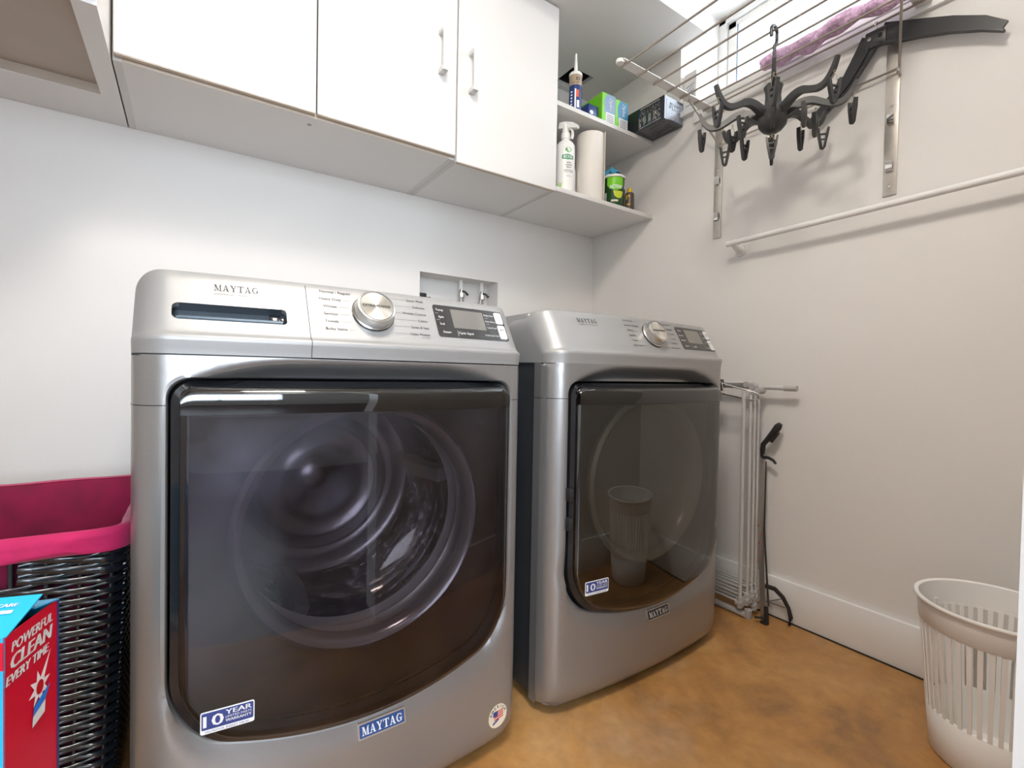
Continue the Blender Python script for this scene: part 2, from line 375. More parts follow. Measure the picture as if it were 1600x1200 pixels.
def rblock(mb, fn, x0, x1, y0, y1, r, d1, d0=0, n=14):
    """rounded rectangle wrapped on surface fn(a,b,depth), with an edge"""
    r = min(r, (y1-y0)/2.01); xs = [x0+r*(1-cos(PI/2*i/5)) for i in range(5)]+lin(x0+r, x1-r, n)+[x1-r*(1-cos(PI/2*i/5)) for i in reversed(range(5))]
    def e(x):
        a = max(0, x0+r-x, x-(x1-r)); return r-sqrt(max(0, r*r-a*a))
    mb.grid(lambda x, t: fn(x, y0+e(x)+(y1-y0-2*e(x))*t, d1), xs, [0, .5, 1])
    for t in (0, 1): mb.grid(lambda x, q: fn(x, y0+e(x) if t == 0 else y1-e(x), q), xs, [d1, d0])
    for x in (x0, x1): mb.grid(lambda y, q: fn(x, y, q), [y0+r, y1-r], [d1, d0])
    return mb
def rrect(w, h, r, n=5):
    P = []
    for cx, cy, a0 in ((w/2-r,h/2-r,0),(-w/2+r,h/2-r,90),(-w/2+r,-h/2+r,180),(w/2-r,-h/2+r,270)):
        for i in range(n+1):
            a = math.radians(a0+90*i/n); P.append((cx+r*cos(a), cy+r*sin(a)))
    return P
def lin(a, b, n): return [a+(b-a)*i/(n-1) for i in range(n)]
def smooth(a, b, x):
    t = min(1, max(0, (x-a)/(b-a))); return t*t*(3-2*t)

# ================================================================== ROOM SHELL
CZ = 2.45; SZ = 2.17
XL = -3.1; YF = -1.706; YB = -4.6
struct('floor', MB().box(XL-.1, .2, YF-.06, .15, -.08, 0), M['floor'])
struct('floor_hall', MB().box(XL-.1, .2, YB-.1, YF-.06, -.08, 0), mat('dark_hall_floor', (.07,.045,.042), .3, var=.25, vscale=4))  # unseen hall floor, coloured dark to dim its reflection in the door glass
struct('ceiling', MB().box(XL-.1, .35, YB-.1, .15, CZ, CZ+.08), M['ceil'])
# soffit above the cabinets with the square duct opening
hx0, hx1, hy0, hy1 = -.290, -.165, -.155, -.030
sf = MB()
for a in ((XL, hx0, -.62, 0), (hx1, 0, -.62, 0), (hx0, hx1, -.62, hy0), (hx0, hx1, hy1, 0)): sf.box(a[0], a[1], a[2], a[3], SZ, SZ+.02)
sf.box(XL, 0, -.62, -.60, SZ+.02, CZ)
soff = struct('trim_1', sf, M['ceil'])
dk = MB()
dk.box(hx0-.01, hx1+.01, hy0-.01, hy1+.01, SZ+.2, SZ+.21).box(hx0-.01, hx0, hy0, hy1, SZ+.021, SZ+.2).box(hx1, hx1+.01, hy0, hy1, SZ+.021, SZ+.2).box(hx0, hx1, hy0-.01, hy0, SZ+.021, SZ+.2).box(hx0, hx1, hy1, hy1+.01, SZ+.021, SZ+.2)
obj('duct_opening', dk, M['blkm'], soff)
# back wall with the recessed valve niche
nx0, nx1, nz0, nz1 = -.927, -.562, .93, 1.217
wb = MB()
for a in ((XL, nx0, 0, CZ), (nx1, 0, 0, CZ), (nx0, nx1, 0, nz0), (nx0, nx1, nz1, CZ)): wb.box(a[0], a[1], 0, .12, a[2], a[3])
wb.box(nx0-.01, nx1+.01, .095, .12, nz0-.01, nz1+.01)
struct('wall_back', wb, M['wall'])
# right wall with the high window opening
wy0, wy1, wz0, wz1, wd = -1.75, -.50, 1.90, 2.40, .30
wr = MB()
for a in ((wy1, .12, 0, CZ), (wy0, wy1, 0, wz0), (wy0, wy1, wz1, CZ), (YF-.12, wy0, 0, CZ)): wr.box(0, wd+.04, a[0], a[1], a[2], a[3])
struct('wall_right', wr, M['wall'])
struct('wall_hall_right', MB().box(0, .12, YB, YF-.12, 0, CZ), M['wall'])
struct('wall_left', MB().box(XL-.1, XL, YB, .12, 0, CZ), M['wall'])
# front wall: pieces each side of the doorway the camera stands in
JX = -1.172; JL = -2.35
wf = MB(); wf.box(JX+.02, 0, YF-.12, YF, 0, CZ).box(XL, JL-.02, YF-.12, YF, 0, CZ).box(JL-.02, JX+.02, YF-.12, YF, 2.15, CZ)
struct('wall_front', wf, M['wall'])
dj = MB(); dj.box(JX, JX+.02, YF-.13, YF, 0, 2.13).box(JL-.02, JL, YF-.13, YF+.004, 0, 2.13).box(JL-.02, JX+.02, YF-.13, YF+.004, 2.13, 2.15)
struct('door_1', dj, M['trim'])
# hall far wall with a big window
hw0, hw1, hz0, hz1 = -2.9, -1.5, .55, 2.15
wh = MB()
for a in ((XL, hw0, 0, CZ), (hw1, .12, 0, CZ), (hw0, hw1, 0, hz0), (hw0, hw1, hz1, CZ)): wh.box(a[0], a[1], YB, YB+.12, a[2], a[3])
struct('wall_hall', wh, M['wall'])
w2 = MB(); x = hw0
for x in (hw0, (hw0+hw1)/2-.025, hw1-.05): w2.box(x, x+.05, YB+.02, YB+.07, hz0, hz1)
for z in (hz0, hz1-.05): w2.box(hw0, hw1, YB+.02, YB+.07, z, z+.05)
win2 = struct('window_2', w2, M['trim'])
obj('pane', MB().box(hw0+.02, hw1-.02, YB+.04, YB+.045, hz0+.02, hz1-.02), M['pane'], win2)
# window_1: frame, sash, pane, sill
w1 = MB()
fx = wd-.03
for a in ((wy0, wy1, wz0, wz0+.035), (wy0, wy1, wz1-.035, wz1), (wy1-.035, wy1, wz0, wz1), (wy0, wy0+.035, wz0, wz1)): w1.box(fx-.015, fx+.04, a[0], a[1], a[2], a[3], .003)
win1 = struct('window_1', w1, M['trim'])
sa = MB()
for a in ((-1.12, wy1-.037, wz0+.037, wz0+.065), (-1.12, wy1-.037, wz1-.065, wz1-.037), (wy1-.075, wy1-.037, wz0+.037, wz1-.037), (-1.12, -1.085, wz0+.037, wz1-.037)): sa.box(fx, fx+.03, a[0], a[1], a[2], a[3], .003)
obj('sash', sa, M['plastic'], win1)
sk = MB()
sk.box(fx-.002, fx+.001, wy1-.085, wy1-.078, wz0+.06, wz1-.06)
obj('gasket', sk, mat('blue_grey_gasket', (.25,.32,.40), .5), win1)
obj('pane', MB().box(fx+.012, fx+.016, wy0+.03, wy1-.04, wz0+.04, wz1-.04), M['pane'], win1)
ws = obj('window_sill', MB().box(-.022, fx-.012, wy0-.03, wy1+.015, wz0-.022, wz0+.002, .003), M['trim'], win1)
obj('apron', MB().box(-.014, .0, wy0-.02, -.575, wz0-.066, wz0-.022, .002), M['trim'], win1)
# baseboards
struct('baseboard_right', MB().box(-.014, 0, YF, 0, 0, .137, .0025), M['trim'])
struct('baseboard_back', MB().box(XL, -.014, -.014, 0, 0, .137, .0025), M['trim'])
struct('baseboard_front', MB().box(JX+.02, -.014, YF, YF+.014, 0, .137, .0025), M['trim'])
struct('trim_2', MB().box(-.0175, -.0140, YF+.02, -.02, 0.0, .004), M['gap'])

# ================================================================== LAUNDRY MACHINES
HW = .343; DW = .294
def Yf(u, B=.025, cr=.045):
    y = B*(u/HW)**2; a = abs(u)-(HW-cr)
    if a > 0: y += cr - sqrt(max(0, cr*cr-min(a, cr)**2))
    return y
def zb(u, ins=0, rc=.075):
    z = .205+ins+.75*u*u; hw = DW-ins; a = abs(u)-(hw-rc)
    if a > 0: z += (rc - sqrt(max(0, rc*rc-min(a, rc)**2)))*1.15
    return z
def zt(u, ins=0, rc=.032, top=.797):
    z = top-ins; hw = DW-ins; a = abs(u)-(hw-rc)
    if a > 0: z -= rc - sqrt(max(0, rc*rc-min(a, rc)**2))
    return z
def edgy(hw, n=30, e=.075, m=12):
    return [-hw+e*(1-cos(PI/2*i/m)) for i in range(m)] + lin(-hw+e, hw-e, n) + [hw-e*(1-cos(PI/2*i/m)) for i in reversed(range(m))]
def outline(ins, ext=0):
    hw = DW-ins; us = edgy(hw)
    bot = [(u, zb(u, ins)) for u in us]; top = [(u, zt(u, ins)) for u in reversed(us)]
    z0 = zb(hw, ins); z1 = zt(hw, ins)
    right = [(hw, z0+(z1-z0)*i/24) for i in range(1, 24)]; left = [(-hw, z1-(z1-z0)*i/24) for i in range(1, 24)]
    return bot+right+top+left

def machine(kind, cx, y0, H, zsm, label):
    t = thing('washing_machine' if kind == 'w' else 'tumble_dryer', label, 'washer' if kind == 'w' else 'dryer', (cx, y0, 0))
    dz = zsm-.832
    # -- cabinet body
    sh = MB(); a0, b0, c0_, d0_ = -HW+.004, HW-.004, .098, .80; e0_, f0_ = .03, zsm+.02; th = .006
    # open-fronted sheet-metal shell: outer and inner skins joined by a front rim
    ob = [(a0,c0_,e0_),(b0,c0_,e0_),(b0,c0_,f0_),(a0,c0_,f0_),(a0,d0_,e0_),(b0,d0_,e0_),(b0,d0_,f0_),(a0,d0_,f0_)]
    ib = [(a0+th,c0_,e0_+th),(b0-th,c0_,e0_+th),(b0-th,c0_,f0_-th),(a0+th,c0_,f0_-th),(a0+th,d0_-th,e0_+th),(b0-th,d0_-th,e0_+th),(b0-th,d0_-th,f0_-th),(a0+th,d0_-th,f0_-th)]
    sd_ = [(0,1,5,4),(1,2,6,5),(2,3,7,6),(3,0,4,7),(4,5,6,7)]
    sh.add(ob+ib, sd_+[tuple(i+8 for i in reversed(f)) for f in sd_]+[(0,3,11,8),(3,2,10,11),(2,1,9,10),(1,0,8,9)])
    obj('cabinet', sh, M['side'], t)
    obj('top_lid', MB().box(-HW+.003, HW-.003, .13, .80, zsm+.022, H-.006, .012, 3), M['lid'], t)
    for sx in (-1, 1):
        for yy in (.09, .74): obj('foot', MB().lathe([(0,0),(.018,0),(.018,.008),(.009,.010),(.009,.032),(0,.032)], 16, (sx*.29, yy, 0)), M['greyp'], t)
    # -- front panel, a ring of quads around the door opening
    hole = outline(-.003); cz0 = .5; zl0, zl1 = .022, zsm-.0012
    outer = []
    for u, z in hole:
        du, dv = u, z-cz0
        k = min((HW/abs(du)) if abs(du) > 1e-6 else 1e9, ((zl1-cz0)/dv) if dv > 1e-6 else ((zl0-cz0)/dv) if dv < -1e-6 else 1e9)
        outer.append([du*k, cz0+dv*k])
    for cu in ((-HW, zl0), (HW, zl0), (HW, zl1), (-HW, zl1)):
        i = min(range(len(outer)), key=lambda i: (outer[i][0]-cu[0])**2+(outer[i][1]-cu[1])**2); outer[i] = list(cu)
    def surf(u, z):
        y = Yf(u)
        ztop = (zsm-.003) - 1.35*max(0, abs(u)-.12)**2
        y += .042*smooth(0, .034, ztop-z)*(1-smooth(.235, .305, abs(u)))*(1 if z > .79 else smooth(.74, .79, z))
        if z < .06: y += .018*((.06-z)/.04)**2
        # gentle shoulder under the door
        y += .009*smooth(0, .050, z-(zb(max(-DW, min(DW, u)))-.055))*(1-smooth(.28, .42, z))*(1-smooth(.285, .335, abs(u)))
        return y
    n = len(hole); loops = []
    for k in [0, .06, .14, .25, .38, .52, .66, .78, .87, .94]:
        loops.append([(outer[i][0]+(hole[i][0]-outer[i][0])*k, outer[i][1]+(hole[i][1]-outer[i][1])*k) for i in range(n)])
    V = []
    for lp in loops: V += [(u, surf(u, z), z) for u, z in lp]
    def lip(s, dy): 
        for (u, z), (ou, oz) in zip(hole, outer):
            d = sqrt((ou-u)**2+(oz-z)**2) or 1; V.append((u+(ou-u)/d*s, surf(u, z)+dy, z+(oz-z)/d*s))
    for s_, dy in ((.008, 0), (.004, .001), (.0012, .004), (0, .009), (0, .055)): lip(s_, dy)
    nl = len(V)//n; Fc = []
    for a in range(nl-1):
        for i in range(n): Fc.append((a*n+i, a*n+(i+1)%n, (a+1)*n+(i+1)%n, (a+1)*n+i))
    pm = MB().add(V, Fc)
    for sx in (-1, 1):
        ye = Yf(HW); pm.add([(sx*HW, ye, zl0), (sx*HW, ye, zl1), (sx*HW, .096, zl1), (sx*HW, .096, zl0)], [(0,1,2,3)])
    fp = obj('front_panel', pm, M['slate'], t, 40)
    # seams at door-top height on both shoulders
    for sx in (-1, 1):
        sm_ = MB()
        us = lin(sx*(DW+.006), sx*HW, 14)
        sm_.grid(lambda u, v: (u, Yf(u)-.0006, v), us, [.7595, .7612]); sm_.add([(sx*(HW+.0006), Yf(HW), .7595), (sx*(HW+.0006), .096, .7595), (sx*(HW+.0006), .096, .7612), (sx*(HW+.0006), Yf(HW), .7612)], [(0,1,2,3)])
        obj('panel_seam', sm_, M['seam'], t)
    # -- console
    zl = zsm+.031
    prof = [(.0, zsm-(.0012 if kind == 'd' else -.0009)), (-.001, zsm+.010), (-.0035, zsm+.020), (-.004, zsm+.0255), (-.002, zsm+.0290), (.003, zl), (.0088, zl+.005)]
    A_ = (.0088, zl+.005); E_ = (.062, H-.006)
    for i in range(1, 9): prof.append((A_[0]+(E_[0]-A_[0])*i/8, A_[1]+(E_[1]-A_[1])*i/8))
    prof += [(.066, H-.002), (.072, H), (.080, H), (.14, H-.001), (.15, H-.004)]
    T2 = Vector((0, E_[0]-A_[0], E_[1]-A_[1])); FL = T2.length; T2.normalize(); N2 = Vector((0, -T2.z, T2.y))
    rr = .036
    def ztop(u):
        a = abs(u)-(HW-rr); return H-(rr-sqrt(max(0, rr*rr-a*a)) if a > 0 else 0)
    def con(u, p):
        dy, z = p; k = (ztop(u)-zsm)/(H-zsm); return (u, Yf(u)+dy, zsm+(z-zsm)*k)
    us = edgy(HW, 40, .05, 12)
    # dispenser recess is cut out of the face of the washer console
    cm = MB(); rec = (-.294, -.139, .020, .050) if kind == 'w' else None
    if kind == 'w':
        us = sorted([u for u in us if abs(u+.294) > .004 and abs(u+.139) > .004]+[-.294, -.139])
        vlist = prof[:7]+[(A_[0]+T2.y*v, A_[1]+T2.z*v) for v in (.010, .020, .035, .050, .065, .080, .095)]+prof[15:]
        prof = vlist
    pts = [con(u, p) for u in us for p in prof]; kk = len(prof); fs = []
    for i in range(len(us)-1):
        for j in range(kk-1):
            if rec and us[i] >= rec[0]-1e-6 and us[i+1] <= rec[1]+1e-6 and j in (8, 9): continue
            a = i*kk+j; fs.append((a, a+kk, a+kk+1, a+1))
    cm.add(pts, fs)
    for sx in (-1, 1):
        q = [con(sx*HW, p) for p in prof]; cm.add(q+[(sx*HW, q[-1][1], zsm+.0012)], [tuple(range(len(q)+1))])
    obj('console', cm, M['console'], t, 40)
    def face(u, v, d=.0006):   # point on the slanted control face
        k = (ztop(u)-zsm)/(H-zsm); z = A_[1]+T2.z*v
        return (u, Yf(u)+A_[0]+T2.y*v+N2.y*d, zsm+(z-zsm)*k+N2.z*d)
    def fr(u, v):              # local frame (x right, y up the face, z out)
        o = Vector(face(u, v, 0)); mt = Matrix.Identity(4)
        sl = 2*.025*u/HW**2; Rt = Vector((1, sl, 0)).normalized(); Nn = Rt.cross(T2).normalized()
        Tt = Nn.cross(Rt)
        for i in range(3): mt[i][0] = Rt[i]; mt[i][1] = Tt[i]; mt[i][2] = Nn[i]; mt[i][3] = o[i]
        return mt
    if kind == 'w':
        # dispenser drawer front seam + recess with rounded ends
        hd = MB(); r0, r1, v0, v1 = rec
        def F2(a, b, d): return face(a, b, -d)
        hd.grid(lambda u, v: face(u, v, -.020), lin(r0, r1, 8), [v0, v1])
        for (a, b) in ((v0, v0), (v1, v1)): hd.grid(lambda u, d: face(u, a, -d), lin(r0, r1, 8), [0, .020])
        for a in (r0, r1): hd.grid(lambda v, d: face(a, v, -d), [v0, v1], [0, .020])
        dr = obj('detergent_drawer', hd, mat('recess_blue_grey', (.10,.12,.14), .3, metal=.3), t)
        lp = MB(); lp.tube([face(r0+.006, v0+.004, -.004)]+[face(u, v0+.0045, -.003) for u in lin(r0+.012, r1-.006, 8)], .004, 8)
        obj('drawer_lip', lp, mat('lip_blue_grey', (.16,.21,.26), .25, metal=.4), dr)
        lt = MB(); lt.box(-.010, .006, -.009, .008, -.019, -.009, .001); lt.box(.006, .012, -.009, .002, -.018, -.004, .001)
        obj('drawer_latch', lt, M['blk'], dr, mt=fr(-.154, .036))
        for cu, cv, a0 in ((r0, v0, 180), (r0, v1, 90), (r1, v1, 0), (r1, v0, 270)):
            cnr = MB(); r = .006 if cu == r1 else .009; ox = cu+(r if cu == r0 else -r); oy = cv+(r if cv == v0 else -r)
            arc = [(ox+r*cos(math.radians(a0+i*15)), oy+r*sin(math.radians(a0+i*15))) for i in range(7)]
            cnr.prism([(cu, cv)]+arc[::-1], lambda a, b, d: face(a, b, d), .0002, -.010)
            obj('recess_corner', cnr, M['console'], t)
        sm2 = MB(); sm2.grid(lambda v, a: face(-.1056+a, v, .0004), lin(-.002, FL, 10), [-.0006, .0006])
        low = [con(-.1056, p) for p in prof[:7]]
        for i in range(len(low)-1):
            a, b = low[i], low[i+1]
            sm2.add([(a[0]-.0006, a[1]-.0005, a[2]), (a[0]+.0006, a[1]-.0005, a[2]), (b[0]+.0006, b[1]-.0005, b[2]), (b[0]-.0006, b[1]-.0005, b[2])], [(0,1,2,3)])
        obj('drawer_seam', sm2, M['seam'], t)
    # seam between console and front panel
    s3 = MB(); s3.grid(lambda u, v: (u, Yf(u)+.0015, v), ([-HW+.05*(1-cos(PI/2*i/8)) for i in range(8)]+lin(-HW+.05, -.105, 16)), [zsm-.002, zsm+.002])
    if kind == 'w': obj('console_seam', s3, M['seam'], t)
    # knob
    ku, kv = (.006, .057) if kind == 'w' else (.014, .055)
    kn = obj('control_knob', MB().lathe([(0,0),(.0375,0),(.0375,.003),(.0350,.005),(.0345,.020),(.0335,.0235),(.0305,.0245),(.0300,.0235),(0,.0235)], 64), M['knobs'], t, mt=fr(ku, kv))
    obj('knob_base_ring', MB().lathe([(.0375,.0002),(.0385,.0002),(.0385,.0022),(.0375,.0022)], 48), M['blk'], kn)  # black base ring around the knob
    obj('knob_face', MB().lathe([(0,.0242),(.0292,.0242),(.0296,.0236)], 64), M['knobf'], kn)
    kr = MB().lathe([(.0292,.0238),(.0296,.0250),(.0302,.0250),(.0306,.0240)], 64); obj('knob_rim', kr, M['gask'], kn)
    kt = MB(); text(kt, 'EXTRA POWER' if kind == 'w' else 'TOUCH START', lambda a, b: (a, b, .0246), 0, -.0025, .0052, .050, 'C', .00022)
    obj('knob_text', kt, M['ink'], kn)
    # program names with leader lines
    if kind == 'w':
        Lf = ['Normal / Regular', 'Heavy Duty', 'Whites', 'Sanitize', 'Towels', 'Bulky Items']; Rt_ = ['Quick Wash', 'Delicates', 'Wrinkle Control', 'Colors', 'Drain & Spin', 'Clean Washer']
    else:
        Lf = ['Heavy Duty', 'Normal / Regular', 'Whites', 'Sanitize', 'Towels', 'Bulky Items']; Rt_ = ['Quick Dry', 'Delicates', 'Wrinkle Control', 'Colors', 'Timed Dry', 'Steam Refresh']
    tm = MB()
    lx = [-.083, -.085, -.080, -.080, -.080, -.080]
    for i, s in enumerate(Lf):
        v = .0965-i*.0157
        text(tm, s, lambda a, b: face(a, b), lx[i], v-.002, .0054, None, 'L', .0001)
        w = text_geo(s, 1)[2]*.0054/.70; a0 = lx[i]+w+.003; a1 = -.037+.006*abs(i-2.5)/2.5
        if a1 > a0: tm.grid(lambda a, b: face(a, b), lin(a0, a1, 3), [v-.0001, v+.0003])
    for i, s in enumerate(Rt_):
        v = .0965-i*.0157; w = text_geo(s, 1)[2]*.0050/.70; xr = .112
        text(tm, s, lambda a, b: face(a, b), xr, v-.002, .0050, None, 'R', .0001)
        a1 = xr-w-.003; a0 = .047-.006*abs(i-2.5)/2.5
        if a1 > a0: tm.grid(lambda a, b: face(a, b), lin(a0, a1, 3), [v-.0001, v+.0003])
    if kind == 'w': text(tm, 'with affresh', lambda a, b: face(a, b), .111, .0105, .0028, None, 'R')
    obj('program_text', tm, M['inkg'], t, kind='stuff')
    # logo
    lg = MB(); serif(lg, 'MAYTAG', lambda a, b: face(a, b), -.209, .0775, .0125, .062)
    text(lg, 'COMMERCIAL TECHNOLOGY', lambda a, b: face(a, b), -.209, .0700, .0030, .062, 'C')
    obj('logo_text', lg, M['ink'], t)
    # display
    d0, d1, e0, e1 = (.131, .305, .017, .094)
    dp = MB(); rblock(dp, face, d0, d1, e0, e1, .006, .0010)
    dpo = obj('control_panel', dp, M['panel'], t)
    lc = MB(); lc.grid(lambda a, b: face(a, b, .0014), lin(.170, .250, 5), [.040, .086]); obj('display_screen', lc, M['lcd'], dpo)
    bt = MB()
    for c0, c1 in ((.060, .090), (.021, .056)):
        bt = MB(); rblock(bt, face, .2815, .3015, c0, c1, .004, .0022, .0008, 5)
        obj('button', bt, M['btn'], dpo)
    dtx = MB()
    for s, a, b in (('Temp', .136, .079), ('Spin', .139, .062), ('Soil', .139, .045), ('Steam', .142, .026), ('Cycle Signal', .178, .026)) if kind == 'w' else (('Temp', .137, .079), ('Dryness', .134, .062), ('Wrinkle', .134, .045), ('Steam', .142, .026), ('Signal', .186, .026)):
        text(dtx, s, lambda p, q: face(p, q, .0016), a, b, .0052, None, 'L', .00015)
    for s, b, w in (('Delay Start', .078, .026), ('Extra Rinse', .062, .026), ('Control Lock', .046, .026), ('16 Hr Fresh Hold', .026, .036)) if kind == 'w' else (('Delay', .078, .016), ('Damp', .062, .018), ('Lock', .046, .014), ('Static', .026, .022)):
        text(dtx, s, lambda p, q: face(p, q, .0016), .279, b, .0042, w, 'R', .00012)
    for v in (.057, .073): dtx.grid(lambda a, b: face(a, b, .0014), [.134, .1405], [v-.0002, v+.0002]); dtx.grid(lambda a, b: face(a, b, .0014), [.254, .262], [v-.0002, v+.0002])
    dtx.grid(lambda a, b: face(a, b, .0014), [.1755, .1760], [.020, .034])
    obj('panel_text', dtx, M['white'], dpo, kind='stuff')
    bi = MB(); bi.tube([face(.2915+.0045*cos(a), .075+.0045*sin(a), .0028) for a in lin(0, 6.1, 16)], .0004, 4)
    bi.poly([face(.287, .042, .0026), face(.287, .047, .0026), face(.2925, .0445, .0026)][::-1]); bi.grid(lambda a, b: face(a, b, .0026), [.2935, .2948], [.042, .047]); bi.grid(lambda a, b: face(a, b, .0026), [.296, .2973], [.042, .047])
    obj('button_icon', bi, M['inkg'], dpo, kind='stuff')
    # -- door: black frame, glass, handle strip, bowl, drum
    d = thing_part = bpy.data.objects.new('door', None); link(d, t)
    a, b = outline(.0005), outline(.011); nn = len(a); V = []
    for lp_, dy in ((a, .05), (a, .004), (a, -.002), (b, -.006), (b, .030)): V += [(u, Yf(u)+dy+.026*smooth(.770, .796, z)*(1-smooth(.25, .29, abs(u))), z) for u, z in lp_]
    fm = MB().add(V, [(k*nn+i, k*nn+(i+1)%nn, (k+1)*nn+(i+1)%nn, (k+1)*nn+i) for k in range(4) for i in range(nn)])
    obj('door_frame', fm, M['blk'], d, 50)
    ins = .012; hw = DW-ins
    def glass(u, s, z0f, z1f):
        z = z0f(u)+(z1f(u)-z0f(u))*s
        e = max(0, abs(u)-(hw-.010))/.010; eb = max(0, (zb(u, ins)+.010-z))/.010
        return (u, Yf(u)-.0165+.006*(e*e+min(1, eb)**2)-.002*cos(0), z)
    zc = .746
    g = MB(); gu = edgy(hw, 36, .06, 12); sv = [0, .004, .01, .02]+lin(.04, 1, 22)
    g.grid(lambda u, s: glass(u, s, lambda q: min(zb(q, ins), zc), lambda q: zc), gu, sv)
    g.grid(lambda u, dd: (u, glass(u, 0, lambda q: zb(q, ins), lambda q: zc)[1]+dd, zb(u, ins)), gu, [0, .02])
    for sx in (-1, 1): g.grid(lambda z, dd: (sx*hw, glass(sx*hw, 0, lambda q: z, lambda q: z)[1]+dd, z), lin(zb(hw, ins), zc, 10), [0, .02])
    gl = obj('door_glass', g, M['glassw'] if kind == 'w' else M['glassd'], d, 50)
    h = MB()
    def hs(u, s):
        z1 = zt(u, ins-.003, .022); z = zc+.0008+(z1-zc-.0008)*s; bul = .004*sin(PI*min(1, s*1.0))
        return (u, Yf(u)-.0185-bul*.6+.008*max(0, s-.8)/.2, z)
    h.grid(hs, gu, [0, .1, .3, .5, .7, .8, .9, 1]); h.grid(lambda u, dd: (hs(u, 1)[0], hs(u, 1)[1]+dd, hs(u, 1)[2]), gu, [0, .012, .03])
    obj('door_handle', h, M['strip'], d, 50)
    hb = MB(); hb.grid(lambda u, z: (u, Yf(u)-.008, z), lin(-.27, .27, 20), [.742, .788]); obj('handle_backing', hb, M['inner'], d)
    CZ0 = .540; RB = .205
    pl = MB(); circ = [(RB*cos(2*PI*i/nn), CZ0+RB*sin(2*PI*i/nn)) for i in range(nn)]
    b2 = outline(.010); order = sorted(range(nn), key=lambda i: math.atan2(b2[i][1]-CZ0, b2[i][0]))
    b3 = [b2[i] for i in order]; c3 = [(RB*cos(math.atan2(z-CZ0, u)), CZ0+RB*sin(math.atan2(z-CZ0, u))) for u, z in b3]
    V = [(u, .046, z) for u, z in b3]+[(u, .040, z) for u, z in c3]
    pl.add(V, [(i, (i+1)%nn, nn+(i+1)%nn, nn+i) for i in range(nn)])
    obj('inner_panel', pl, M['inner'] if kind == 'w' else M['inner2'], d, 50)
    cc = (0, 0, CZ0)
    if kind == 'w':
        obj('bowl_ring', MB().lathe([(.215,.040),(.222,.022),(.214,.014),(.204,.018),(.200,.030),(.196,.040)], 72, cc, 'y'), mat('ring_smoke', (.10,.10,.12), .15, metal=.5), d, 60)
        obj('door_bowl', MB().lathe([(.196,.030),(.188,.060),(.172,.100),(.150,.120),(.12,.132),(0,.138)], 64, cc, 'y'), M['bowlg'], d, 60)
        obj('gasket', MB().lathe([(.205,.042),(.232,.060),(.232,.085),(.212,.095),(.222,.115),(.205,.120),(.215,.140),(.236,.150)], 72, cc, 'y'), M['gask'], t, 60)
        obj('drum', MB().lathe([(.236,.150),(.238,.16)]+[(.250-.006*abs(sin(i*.42)), .165+i*.0044) for i in range(60)]+[(.238,.44)], 96, cc, 'y'), M['drum'], t, 60)
        obj('drum_back', MB().lathe([(.238,.44),(.225,.452)]+[(.20,.446),(.185,.455),(.16,.457),(.15,.450),(.14,.457),(.11,.460),(.06,.461),(.055,.456),(0,.456)], 96, cc, 'y'), mat('drum_back_steel', (.10,.10,.115), .22, metal=.9), t, 60)
        for k in range(3):
            an = k*2*PI/3+.15; bf = MB()
            bf.bar([(cos(an)*.234, .2, CZ0+sin(an)*.234), (cos(an)*.220, .3, CZ0+sin(an)*.220), (cos(an)*.230, .42, CZ0+sin(an)*.230)], [.034, .030, .034], [.030,.034,.030], (cos(an), 0, sin(an)))
            obj('drum_baffle', bf, M['gask'], t)
    else:
        obj('bowl_ring', MB().lathe([(.218,.040),(.226,.020),(.218,.012),(.209,.016),(.203,.030),(.198,.036)], 72, cc, 'y'), M['ring2'], d, 60)
        obj('door_bowl', MB().lathe([(.200,.030),(.190,.050),(.165,.066),(.12,.078),(.0,.084)], 64, cc, 'y'), M['bowl2'], d, 60)
        for z in (.45, .52): obj('hinge', MB().box(-.302, -.290, .004, .02, z, z+.03, .002), M['blkm'], t)
    # warranty sticker on the glass
    so = -.0165 if kind == 'w' else 0.0
    su0, su1, s0, s1 = -.256, -.186, .291+so, .324+so
    def gs(a, b, dd=.0012): return (a, Yf(a)-.0185-dd, b)
    def block(m_, u0, u1, z0, z1, dd, r=.003):
        return rblock(m_, gs, u0, u1, z0, z1, r, dd)
    sk_ = obj('warranty_sticker', block(MB(), su0, su1, s0, s1, .0010), M['white'], d)
    obj('sticker_blue', block(MB(), su0+.0015, su1-.0015, s0+.0065, s1-.0015, .0013, .002), M['navy'], d)
    st = MB(); G = lambda a, b: gs(a, b, .0017)
    text(st, '10', G, su0+.004, s0+.0105, .0170, .025, 'L', .0006); text(st, 'YEAR', G, su0+.032, s1-.0105, .0072, .034, 'L', .0004)
    text(st, 'LIMITED PARTS', G, su0+.032, s1-.0158, .0034, .034); text(st, 'WARRANTY', G, su0+.032, s1-.0215, .0042, .034, 'L', .0002)
    obj('sticker_text', st, M['white'], d)
    st2 = MB(); text(st2, 'ON MOTOR, BASKET, DRUM', lambda a, b: gs(a, b, .0017), su0+.006, s0+.002, .0026, .056); obj('sticker_small_text', st2, M['navy'], d)
    # badge
    bu, bz, bw, bh = .021, .1785, .088, .0265
    def bp(a, b, dd): return (a, surf(a, b)-dd, b)
    bd = MB(); rblock(bd, bp, bu-bw/2, bu+bw/2, bz-bh/2, bz+bh/2, .002, .0035)
    bo = obj('badge', bd, M['steel'], t)
    b2_ = MB(); rblock(b2_, bp, bu-bw/2+.003, bu+bw/2-.003, bz-bh/2+.003, bz+bh/2-.003, .001, .0040, .003); obj('badge_plate', b2_, M['badge_blue'] if kind == 'w' else M['blkm'], bo)
